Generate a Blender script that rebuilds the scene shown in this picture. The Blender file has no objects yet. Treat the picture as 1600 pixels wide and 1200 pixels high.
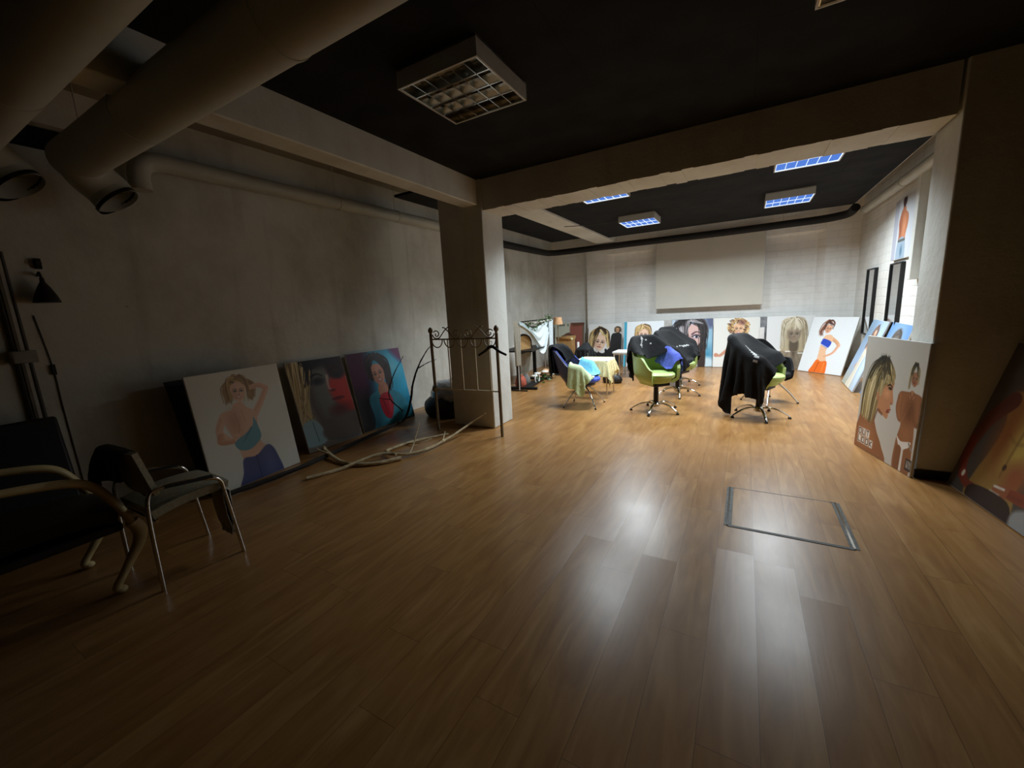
import bpy, math, random
import numpy as np
from mathutils import Vector, Matrix
random.seed(7); rng = np.random.default_rng(7)
C = bpy.context.scene.collection
S = bpy.context.scene
PI = math.pi

# ------------------------------------------------------------------ materials
def lin(c):
    c = np.asarray(c, float) / 255.0
    return np.where(c <= .04045, c / 12.92, ((c + .055) / 1.055) ** 2.4)
def col(c): return (*[float(x) for x in lin(c)], 1)
class NT:
    def __init__(s, name):
        s.m = bpy.data.materials.new(name); s.m.use_nodes = True
        s.t = s.m.node_tree; s.b = s.t.nodes['Principled BSDF']; s.o = s.t.nodes['Material Output']
    def n(s, kind, **kw):
        x = s.t.nodes.new('ShaderNode' + kind)
        for k, v in kw.items():
            if hasattr(x, k) and k not in x.inputs: setattr(x, k, v)
            else: x.inputs[k].default_value = v
        return x
    def l(s, a, b): s.t.links.new(a, b)
    def math(s, op, a, b=None):
        x = s.n('Math', operation=op)
        for i, v in enumerate((a, b)):
            if v is None: continue
            if isinstance(v, (int, float)): x.inputs[i].default_value = v
            else: s.l(v, x.inputs[i])
        return x.outputs[0]
    def ramp(s, fac, stops):
        r = s.n('ValToRGB'); e = r.color_ramp.elements
        e[0].position, e[0].color = stops[0][0], stops[0][1]
        e[1].position, e[1].color = stops[-1][0], stops[-1][1]
        for p, c in stops[1:-1]:
            k = e.new(p); k.color = c
        s.l(fac, r.inputs[0]); return r.outputs[0]
    def mix(s, fac, a, b, mode='MIX'):
        x = s.n('Mix', data_type='RGBA', blend_type=mode)
        for v, i in ((fac, 0), (a, 6), (b, 7)):
            if isinstance(v, (int, float)): x.inputs[i].default_value = v
            elif isinstance(v, tuple): x.inputs[i].default_value = v
            else: s.l(v, x.inputs[i])
        return x.outputs[2]
    def bump(s, h, strength, dist=.01, normal=None):
        b = s.n('Bump', Strength=strength, Distance=dist); s.l(h, b.inputs['Height'])
        if normal is not None: s.l(normal, b.inputs['Normal'])
        s.l(b.outputs[0], s.b.inputs['Normal'])
def mat(name, c, rough=.6, metal=0, vary=.12, scale=14, bump=.15, spec=.5, sheen=0, coat=0, alpha=None):
    m = NT(name); pos = m.n('NewGeometry').outputs['Position']
    nz = m.n('TexNoise', Scale=scale, Detail=6.0); m.l(pos, nz.inputs['Vector'])
    cc = col(c); d = tuple(x * (1 - vary) for x in cc[:3]) + (1,); u = tuple(min(1, x * (1 + vary)) for x in cc[:3]) + (1,)
    m.l(m.ramp(nz.outputs[0], [(.3, d), (.7, u)]), m.b.inputs['Base Color'])
    m.b.inputs['Roughness'].default_value = rough; m.b.inputs['Metallic'].default_value = metal
    m.b.inputs['Specular IOR Level'].default_value = spec
    if sheen: m.b.inputs['Sheen Weight'].default_value = sheen
    if coat: m.b.inputs['Coat Weight'].default_value = coat
    if alpha: m.b.inputs['Alpha'].default_value = alpha
    if bump: m.bump(nz.outputs[0], bump)
    return m.m
def emit(name, c, strength):
    m = NT(name); e = m.n('Emission', Strength=strength); e.inputs[0].default_value = col(c)
    m.l(e.outputs[0], m.o.inputs[0]); return m.m

def wall_mat(name, base, dirt, brick=False, stain=.5, planks=False):
    m = NT(name); pos = m.n('NewGeometry').outputs['Position']
    big = m.n('TexNoise', Scale=.9, Detail=5.0, Roughness=.6); m.l(pos, big.inputs['Vector'])
    fine = m.n('TexNoise', Scale=9.0, Detail=8.0, Roughness=.65); m.l(pos, fine.inputs['Vector'])
    mp = m.n('Mapping'); mp.inputs['Scale'].default_value = (5, 5, .7); m.l(pos, mp.inputs[0])
    strk = m.n('TexNoise', Scale=1.0, Detail=5.0); m.l(mp.outputs[0], strk.inputs['Vector'])
    c = m.mix(m.ramp(big.outputs[0], [(.42, (0, 0, 0, 1)), (.7, (stain, stain, stain, 1))]), col(base), col(dirt))
    c = m.mix(m.ramp(strk.outputs[0], [(.55, (0, 0, 0, 1)), (.75, (stain * .6,) * 3 + (1,))]), c, col(dirt))
    spot = m.n('TexNoise', Scale=5.5, Detail=9.0, Roughness=.75); m.l(pos, spot.inputs['Vector'])
    k = .75
    c = m.mix(m.ramp(spot.outputs[0], [(.66, (0, 0, 0, 1)), (.74, (k * stain, k * stain, k * stain, 1))]), c, col([x * .35 for x in dirt]))
    h = fine.outputs[0]
    if brick:
        sx = m.n('SeparateXYZ'); m.l(pos, sx.inputs[0])
        cx = m.n('CombineXYZ'); m.l(m.math('ADD', sx.outputs[0], sx.outputs[1]), cx.inputs[0]); m.l(sx.outputs[2], cx.inputs[1])
        b = m.n('TexBrick', **{'Scale': 1.0, 'Mortar Size': .012, 'Brick Width': .42, 'Row Height': .13, 'Mortar Smooth': .6})
        wob = m.n('TexNoise', Scale=3.0); m.l(pos, wob.inputs['Vector'])
        va = m.n('VectorMath', operation='MULTIPLY_ADD'); m.l(wob.outputs['Color'], va.inputs[0]); va.inputs[1].default_value = (.05, .05, 0); m.l(cx.outputs[0], va.inputs[2])
        m.l(va.outputs[0], b.inputs['Vector'])
        c = m.mix(m.math('MULTIPLY', b.outputs['Fac'], .06), c, col([x * .6 for x in dirt]))
        h = m.math('SUBTRACT', m.math('MULTIPLY', fine.outputs[0], .5), m.math('MULTIPLY', b.outputs['Fac'], .3))
    m.l(c, m.b.inputs['Base Color']); m.b.inputs['Roughness'].default_value = .85; m.b.inputs['Specular IOR Level'].default_value = .25
    m.bump(h, .45, .015)
    return m.m

def floor_mat():
    m = NT('laminate_floor'); pos = m.n('NewGeometry').outputs['Position']
    sx = m.n('SeparateXYZ'); m.l(pos, sx.inputs[0]); X, Y = sx.outputs[0], sx.outputs[1]
    Wd, Ln = .195, 1.28
    xr = m.math('DIVIDE', m.math('ADD', X, 10.03), Wd); row = m.math('FLOOR', xr); fx = m.math('FRACT', xr)
    wn = m.n('TexWhiteNoise', noise_dimensions='1D'); m.l(row, wn.inputs['W'])
    yr = m.math('ADD', m.math('DIVIDE', m.math('ADD', Y, 10), Ln), wn.outputs[0]); cl = m.math('FLOOR', yr); fy = m.math('FRACT', yr)
    idv = m.n('CombineXYZ'); m.l(row, idv.inputs[0]); m.l(cl, idv.inputs[1])
    rnd = m.n('TexWhiteNoise', noise_dimensions='2D'); m.l(idv.outputs[0], rnd.inputs['Vector'])
    # grain: stretched noise, different on every board
    off = m.n('VectorMath', operation='SCALE'); m.l(rnd.outputs['Color'], off.inputs[0]); off.inputs['Scale'].default_value = 30
    pv = m.n('VectorMath', operation='ADD'); m.l(pos, pv.inputs[0]); m.l(off.outputs[0], pv.inputs[1])
    mp = m.n('Mapping'); mp.inputs['Scale'].default_value = (7, 1.1, 1); m.l(pv.outputs[0], mp.inputs[0])
    g1 = m.n('TexNoise', Scale=1.6, Detail=5.0, Distortion=1.4); m.l(mp.outputs[0], g1.inputs['Vector'])
    mp2 = m.n('Mapping'); mp2.inputs['Scale'].default_value = (60, 2.2, 1); m.l(pv.outputs[0], mp2.inputs[0])
    g2 = m.n('TexNoise', Scale=1.0, Detail=4.0); m.l(mp2.outputs[0], g2.inputs['Vector'])
    c = m.ramp(g1.outputs[0], [(.27, col((143, 99, 53))), (.5, col((167, 122, 69))), (.72, col((186, 142, 88)))])
    c = m.mix(m.math('MULTIPLY', g2.outputs[0], .35), c, col((128, 88, 52)))
    c = m.mix(m.math('MULTIPLY', rnd.outputs[0], .38), c, col((148, 103, 62)))
    ex = m.math('MINIMUM', fx, m.math('SUBTRACT', 1, fx)); ey = m.math('MINIMUM', fy, m.math('SUBTRACT', 1, fy))
    seam = m.math('MAXIMUM', m.math('LESS_THAN', m.math('MULTIPLY', ex, Wd), .0012), m.math('LESS_THAN', m.math('MULTIPLY', ey, Ln), .0012))
    c = m.mix(m.math('MULTIPLY', seam, .6), c, col((60, 34, 16)))
    m.l(c, m.b.inputs['Base Color'])
    # boards lie very slightly tilted to each other
    cen = m.n('VectorMath', operation='SUBTRACT'); m.l(rnd.outputs['Color'], cen.inputs[0]); cen.inputs[1].default_value = (.5, .5, .5)
    ml = m.n('VectorMath', operation='MULTIPLY'); m.l(cen.outputs[0], ml.inputs[0]); ml.inputs[1].default_value = (.034, .016, 0)
    ad = m.n('VectorMath', operation='ADD'); m.l(m.n('NewGeometry').outputs['Normal'], ad.inputs[0]); m.l(ml.outputs[0], ad.inputs[1])
    nm = m.n('VectorMath', operation='NORMALIZE'); m.l(ad.outputs[0], nm.inputs[0])
    m.bump(g2.outputs[0], .06, .002, nm.outputs[0])
    rg = m.n('TexNoise', Scale=2.5, Detail=4.0); m.l(pos, rg.inputs['Vector'])
    mr = m.n('MapRange'); m.l(rg.outputs[0], mr.inputs[0]); mr.inputs['To Min'].default_value = .25; mr.inputs['To Max'].default_value = .36
    m.l(mr.outputs[0], m.b.inputs['Roughness']); m.b.inputs['Specular IOR Level'].default_value = .36
    return m.m

def panel_mat():
    m = NT('black_ceiling_panels'); pos = m.n('NewGeometry').outputs['Position']
    n = m.n('TexNoise', Scale=3.0, Detail=8.0); m.l(pos, n.inputs['Vector'])
    b = m.n('TexBrick', **{'Scale': 1.0, 'Mortar Size': .004, 'Brick Width': 2.0, 'Row Height': 1.0}); m.l(pos, b.inputs['Vector'])
    c = m.ramp(n.outputs[0], [(.35, col((16, 16, 17))), (.7, col((33, 33, 33)))])
    c = m.mix(m.math('MULTIPLY', b.outputs['Fac'], .8), c, col((8, 8, 8)))
    m.l(c, m.b.inputs['Base Color']); m.b.inputs['Roughness'].default_value = .9; m.b.inputs['Specular IOR Level'].default_value = .2
    m.bump(n.outputs[0], .4); return m.m
def print_mat():
    m = NT('poster_print'); a = m.n('VertexColor', layer_name='ink'); m.l(a.outputs[0], m.b.inputs['Base Color'])
    m.b.inputs['Roughness'].default_value = .42; m.b.inputs['Specular IOR Level'].default_value = .35; return m.m
def cloth_mat(name, c, wv=600, **k):
    return mat(name, c, rough=k.pop('rough', .85), scale=k.pop('scale', 60), vary=k.pop('vary', .15), bump=.2, spec=.25, **k)

M = dict(
    floor=floor_mat(), panel=panel_mat(),
    wall=wall_mat('plaster_wall', (216, 216, 208), (140, 134, 120), stain=.55),
    wallb=wall_mat('painted_brick', (238, 238, 235), (168, 163, 152), brick=True, stain=.3),
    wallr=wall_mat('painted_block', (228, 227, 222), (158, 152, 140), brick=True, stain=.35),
    walld=wall_mat('bounce_cut_wall', (66, 62, 58), (50, 46, 42), stain=.3),  # dark colour invented for unseen near walls, to cut bounced light
    pillar=wall_mat('painted_concrete', (218, 219, 213), (156, 146, 126), stain=.4),
    conc=wall_mat('bare_ceiling', (150, 145, 132), (96, 90, 80), stain=.5),
    duct=mat('cream_duct_paint', (178, 178, 168), .5, vary=.08, scale=3),
    hose=mat('black_pipe_lagging', (26, 26, 27), .8, scale=20),
    screen=mat('screen_fabric', (204, 201, 190), .9, vary=.03, scale=3, bump=.03),
    white=mat('white_paint', (228, 228, 226), .5, vary=.04),
    steelw=mat('white_enamel', (196, 192, 184), .35, vary=.05),
    mirror=mat('louvre_aluminium', (200, 198, 190), .16, 1, vary=.04, bump=.03),
    chrome=mat('chrome', (214, 212, 208), .12, 1, vary=.03, bump=0),
    blackm=mat('black_metal', (22, 22, 23), .45, .3, vary=.2),
    iron=mat('cream_iron_paint', (128, 118, 96), .5, .1, vary=.2),
    ironl=mat('pale_iron_paint', (206, 198, 172), .45, .1, vary=.1),
    green=mat('lime_vinyl', (178, 202, 124), .4, vary=.05, scale=6, bump=.05),
    blue=mat('blue_plastic', (66, 88, 200), .35, vary=.08, scale=6, bump=.03),
    navy=mat('navy_shell', (34, 36, 70), .45, vary=.1, scale=6, bump=.03),
    gown=cloth_mat('black_nylon', (15, 15, 17), rough=.8),
    gowng=cloth_mat('charcoal_cloth', (34, 36, 38), rough=.8),
    logo=mat('white_gown_print', (150, 150, 148), .7),
    tgreen=cloth_mat('sage_towel', (194, 212, 168), rough=.95),
    tcyan=cloth_mat('turquoise_towel', (124, 200, 226), rough=.95),
    tblue=cloth_mat('royal_towel', (86, 100, 186), rough=.95),
    yellow=cloth_mat('pale_yellow_cloth', (238, 228, 176), rough=.9),
    sheet=cloth_mat('white_sheet', (214, 226, 230), rough=.85),
    sheetg=cloth_mat('grey_sheet', (170, 164, 150), rough=.9),
    leaf=mat('ivy_leaf', (62, 96, 40), .5, vary=.4, scale=25),
    petal=mat('white_petal', (240, 238, 228), .7),
    peach=mat('peach_petal', (224, 176, 130), .7),
    wood=mat('bleached_branch', (196, 178, 140), .8, vary=.3, scale=20, bump=.5),
    bark=mat('dark_branch_bark', (44, 38, 33), .85, vary=.35, scale=24, bump=.6),
    card=mat('cardboard', (176, 136, 84), .85, vary=.1),
    beech=mat('beech_wood', (206, 158, 98), .45, vary=.18, scale=8),
    olive=mat('olive_board', (142, 132, 88), .8),
    foil=mat('silver_plastic', (190, 194, 198), .25, .35, vary=.25, scale=9, bump=.6),
    bagm=mat('black_sack', (30, 27, 26), .55, vary=.3, scale=9, bump=.4),
    beige=cloth_mat('beige_seat_fabric', (166, 160, 136)),
    cream=mat('cream_lacquered_wood', (206, 186, 134), .4, vary=.12, scale=7),
    blackv=mat('black_vinyl', (16, 16, 17), .5, vary=.2),
    darkw=mat('dark_stained_wood', (34, 30, 28), .6, vary=.3),
    cable=mat('dark_cable', (62, 57, 50), .6), plast=mat('aged_white_plastic', (150, 146, 134), .5),
    glass=mat('mirror_glass', (220, 222, 222), .06, 1, vary=.02, bump=0),
    edge=mat('board_edge', (205, 202, 196), .6), edged=mat('dark_board_edge', (24, 23, 24), .6),
    ink=print_mat(), grey=mat('grey_felt', (118, 116, 112), .9), marble=mat('grey_marble_laminate', (150, 152, 156), .4, vary=.4, scale=9),
    red=mat('red_paper', (176, 84, 62), .7), worn=mat('worn_steel', (66, 64, 58), .55, .5, vary=.45, scale=30),
    glow=emit('glowing_diffuser', (92, 138, 232), 1.0), grid=emit('lit_eggcrate', (222, 236, 255), 1.5),
    tube=emit('fluorescent_tube', (170, 212, 255), 3.0), tubeoff=mat('unlit_tube', (226, 224, 214), .3, vary=.02),
    wicker=mat('wicker', (190, 150, 92), .8, vary=.3, scale=40, bump=.8),
    pebble=mat('black_edge', (14, 14, 14), .7),
    dark=mat('dark_void', (10, 10, 10), .95),
)

# ------------------------------------------------------------------ mesh helpers
class MB:
    def __init__(s): s.v = []; s.f = []; s.mi = []; s.cur = 0
    def add(s, vs, fs):
        b = len(s.v); s.v += [tuple(map(float, p)) for p in vs]; s.f += [tuple(b + i for i in f) for f in fs]; s.mi += [s.cur] * len(fs); return s
    def box(s, x0, y0, z0, x1, y1, z1, R=None, o=(0, 0, 0)):
        vs = [Vector((x, y, z)) for x in (x0, x1) for y in (y0, y1) for z in (z0, z1)]
        if R is not None: vs = [R @ v + Vector(o) for v in vs]
        return s.add(vs, [(0, 1, 3, 2), (4, 6, 7, 5), (0, 4, 5, 1), (2, 3, 7, 6), (0, 2, 6, 4), (1, 5, 7, 3)])
    def tube(s, pts, r, n=10, closed=False, caps=True, smooth=0, flat=1.0):
        pts = [Vector(p) for p in pts]
        rr = [r] * len(pts) if isinstance(r, (int, float)) else list(r)
        if smooth: pts, rr = spline(pts, rr, smooth)
        k = len(pts); vs = []; up = None
        for i in range(k):
            t = (pts[(i + 1) % k] - pts[i - 1]) if closed else (pts[min(i + 1, k - 1)] - pts[max(i - 1, 0)])
            if t.length < 1e-9: t = Vector((0, 0, 1))
            t.normalize()
            if up is None: up = Vector((0, 0, 1)) if abs(t.z) < .9 else Vector((1, 0, 0))
            a = up - t * up.dot(t)
            if a.length < 1e-6: a = t.orthogonal()
            a.normalize(); up = a; b = t.cross(a)
            for j in range(n):
                q = 2 * PI * j / n; vs.append(pts[i] + (a * math.cos(q) * flat + b * math.sin(q)) * rr[i])
        fs = []
        for i in range(k if closed else k - 1):
            for j in range(n):
                a0, a1 = i * n + j, i * n + (j + 1) % n; b0, b1 = ((i + 1) % k) * n + j, ((i + 1) % k) * n + (j + 1) % n
                fs.append((a0, a1, b1, b0))
        if caps and not closed: fs += [tuple(range(n))[::-1], tuple((k - 1) * n + j for j in range(n))]
        return s.add(vs, fs)
    def lathe(s, prof, c=(0, 0, 0), n=20, axis='z', sx=1, sy=1):
        vs = []; c = Vector(c)
        for r, h in prof:
            for j in range(n):
                q = 2 * PI * j / n; p = (r * math.cos(q) * sx, r * math.sin(q) * sy, h)
                if axis == 'x': p = (p[2], p[0], p[1])
                if axis == 'y': p = (p[0], p[2], p[1])
                vs.append(c + Vector(p))
        fs = [(i * n + j, i * n + (j + 1) % n, (i + 1) * n + (j + 1) % n, (i + 1) * n + j) for i in range(len(prof) - 1) for j in range(n)]
        fs += [tuple(range(n))[::-1], tuple((len(prof) - 1) * n + j for j in range(n))]
        return s.add(vs, fs)
    def sphere(s, c, r, n=12, sx=1, sy=1, sz=1):
        return s.lathe([(max(1e-4, r * math.sin(PI * i / n)) , -r * math.cos(PI * i / n) * sz) for i in range(n + 1)], c, n + 4, sx=sx, sy=sy)
    def grid(s, P, wrap=False):
        P = np.asarray(P); a, b = P.shape[:2]
        fs = [(i * b + j, i * b + (j + 1) % b, (i + 1) * b + (j + 1) % b, (i + 1) * b + j) for i in range(a - 1) for j in range(b if wrap else b - 1)]
        return s.add(P.reshape(-1, 3), fs)
    def slab(s, P, t):                                # a grid with thickness t along its normals
        P = np.asarray(P, float); a, b = P.shape[:2]
        N = np.cross(np.gradient(P, axis=0), np.gradient(P, axis=1)); N /= np.linalg.norm(N, axis=2, keepdims=True) + 1e-9
        Q = P - N * t; o = a * b; vs = np.concatenate([P.reshape(-1, 3), Q.reshape(-1, 3)])
        fs = []
        for i in range(a - 1):
            for j in range(b - 1):
                q = (i * b + j, i * b + j + 1, (i + 1) * b + j + 1, (i + 1) * b + j); fs += [q, tuple(o + k for k in q[::-1])]
        for i in range(a - 1):
            for j in (0, b - 1):
                q = (i * b + j, (i + 1) * b + j, o + (i + 1) * b + j, o + i * b + j); fs.append(q if j == 0 else q[::-1])
        for j in range(b - 1):
            for i in (0, a - 1):
                q = (i * b + j, i * b + j + 1, o + i * b + j + 1, o + i * b + j); fs.append(q[::-1] if i == 0 else q)
        return s.add(vs, fs)
    def build(s, name, m, parent=None, bevel=0, sub=0, loc=None, angle=40):
        me = bpy.data.meshes.new(name); me.from_pydata(s.v, [], s.f)
        for x in (m if isinstance(m, (list, tuple)) else [m]): me.materials.append(x)
        if any(s.mi): me.polygons.foreach_set('material_index', s.mi)
        import bmesh
        bm = bmesh.new(); bm.from_mesh(me); bmesh.ops.recalc_face_normals(bm, faces=bm.faces); bm.to_mesh(me); bm.free()
        me.polygons.foreach_set('use_smooth', [True] * len(me.polygons)); me.set_sharp_from_angle(angle=math.radians(angle))
        o = bpy.data.objects.new(name, me); C.objects.link(o)
        if parent is not None: o.parent = parent
        if loc is not None: o.location = loc
        if bevel:
            b = o.modifiers.new('bevel', 'BEVEL'); b.width = bevel; b.segments = 2; b.limit_method = 'ANGLE'
        if sub:
            q = o.modifiers.new('sub', 'SUBSURF'); q.levels = sub; q.render_levels = sub
        return o
def spline(pts, rr, n):
    P = [pts[0] * 2 - pts[1]] + list(pts) + [pts[-1] * 2 - pts[-2]]; out = []; ro = []
    for i in range(1, len(P) - 2):
        for k in range(n):
            t = k / n; a, b, c, d = P[i - 1], P[i], P[i + 1], P[i + 2]
            out.append(.5 * ((2 * b) + (c - a) * t + (2 * a - 5 * b + 4 * c - d) * t * t + (3 * b - 3 * c + d - a) * t ** 3))
            ro.append(rr[i - 1] + (rr[i] - rr[i - 1]) * t)
    return out + [pts[-1]], ro + [rr[-1]]
def tag(o, label, cat, group=None, kind=None):
    o['label'] = label; o['category'] = cat
    if group: o['group'] = group
    if kind: o['kind'] = kind
    return o
def thing(name, label, cat, loc=(0, 0, 0), rz=0, group=None):
    o = bpy.data.objects.new(name, None); C.objects.link(o); o.empty_display_size = .1
    o.location = loc; o.rotation_euler = (0, 0, rz); return tag(o, label, cat, group)
def struct(name, mb, m, label=None, cat=None, **k):
    o = mb.build(name, m, **k); o['kind'] = 'structure'
    if label: o['label'] = label
    if cat: o['category'] = cat
    return o
def B(*a, **k): return MB().box(*a, **k)
def dup(root, label=None, loc=None, rz=None):
    r = root.copy(); C.objects.link(r)
    if loc is not None: r.location = loc
    if rz is not None: r.rotation_euler = (0, 0, rz)
    if label: r['label'] = label
    for ch in list(root.children):
        c = ch.copy(); C.objects.link(c); c.parent = r
        for g in ch.children:
            d = g.copy(); C.objects.link(d); d.parent = c
    return r
def xf(loc, rz):
    return Matrix.Translation(loc) @ Matrix.Rotation(rz, 4, 'Z')

# ------------------------------------------------------------------ cloth drape (position based)
def seg_sdf(P, a, b, r):
    a = np.array(a); b = np.array(b); d = b - a; t = np.clip(((P - a) @ d) / (d @ d + 1e-12), 0, 1)
    return np.linalg.norm(P - a - t[:, None] * d, axis=1) - r
def box_sdf(P, c, h, r=.01, rz=0):
    q = P - np.array(c)
    if rz:
        cs, sn = math.cos(-rz), math.sin(-rz); q = np.stack([q[:, 0] * cs - q[:, 1] * sn, q[:, 0] * sn + q[:, 1] * cs, q[:, 2]], 1)
    q = np.abs(q) - (np.array(h) - r)
    return np.linalg.norm(np.maximum(q, 0), axis=1) + np.minimum(q.max(1), 0) - r
def drape(P0, sdf, steps=170, iters=10, pins=None, fr=.8, grav=9.8, floor=.012, wind=None):
    P = np.array(P0, float); a, b = P.shape[:2]; prev = P.copy(); dt = 1 / 70
    cons = []
    def con(i0, i1):
        rest = np.linalg.norm(P[i1] - P[i0], axis=2); cons.append((i0, i1, rest))
    sl = slice
    for st in (0, 1):
        con((sl(st, a - 1, 2), sl(None)), (sl(st + 1, a, 2), sl(None))) if len(range(st, a - 1, 2)) else 0
        con((sl(None), sl(st, b - 1, 2)), (sl(None), sl(st + 1, b, 2)))
    sh = []
    for st in (0, 1):
        sh.append(((sl(st, a - 1, 2), sl(0, b - 1)), (sl(st + 1, a, 2), sl(1, b))))
        sh.append(((sl(st, a - 1, 2), sl(1, b)), (sl(st + 1, a, 2), sl(0, b - 1))))
    for i0, i1 in sh: con(i0, i1)
    nhard = 4
    con((sl(0, a - 2), sl(None)), (sl(2, a), sl(None))); con((sl(None), sl(0, b - 2)), (sl(None), sl(2, b)))
    ks = [1] * nhard + [.5] * 4 + [.12] * 2
    pp = P[pins].copy() if pins is not None else None
    def collide(P, prev):
        Q = P.reshape(-1, 3); d = sdf(Q); hit = d < .008
        if hit.any():
            H = Q[hit]; e = 1e-3
            gr = np.stack([sdf(H + np.eye(3)[k] * e) - d[hit] for k in range(3)], 1); gr /= np.linalg.norm(gr, axis=1, keepdims=True) + 1e-9
            N_ = H + gr * (.008 - d[hit])[:, None]; dp = N_ - prev.reshape(-1, 3)[hit]
            Q[hit] = N_ - (dp - (dp * gr).sum(1, keepdims=True) * gr) * fr
        Q[:, 2] = np.maximum(Q[:, 2], floor)
    for stp in range(steps):
        v = np.clip((P - prev) * .98, -.016, .016); prev = P.copy(); P = P + v; P[..., 2] -= grav * dt * dt
        for it in range(iters):
            for (i0, i1, rest), k in zip(cons, ks):
                d = P[i1] - P[i0]; L = np.linalg.norm(d, axis=2); g = (d * ((L - rest) / (L + 1e-9) * .5 * k)[..., None])
                P[i0] += g; P[i1] -= g
            if it % 3 == 2: collide(P, prev)
            if pp is not None: P[pins] = pp
        collide(P, prev)
    return P
def sheet0(cx, cy, z, sx, sy, n, m, rz=0, jit=.004):
    u, v = np.meshgrid(np.linspace(-.5, .5, n) * sx, np.linspace(-.5, .5, m) * sy, indexing='ij')
    cs, sn = math.cos(rz), math.sin(rz)
    P = np.stack([cx + u * cs - v * sn, cy + u * sn + v * cs, np.full_like(u, z)], 2)
    return P + rng.normal(0, jit, P.shape)
def cloth_obj(name, P, m, parent=None, t=.004, sub=1):
    mb = MB().slab(P, t); o = mb.build(name, m, parent, angle=180)
    if sub:
        q = o.modifiers.new('sub', 'SUBSURF'); q.levels = sub; q.render_levels = sub
    return o

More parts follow.
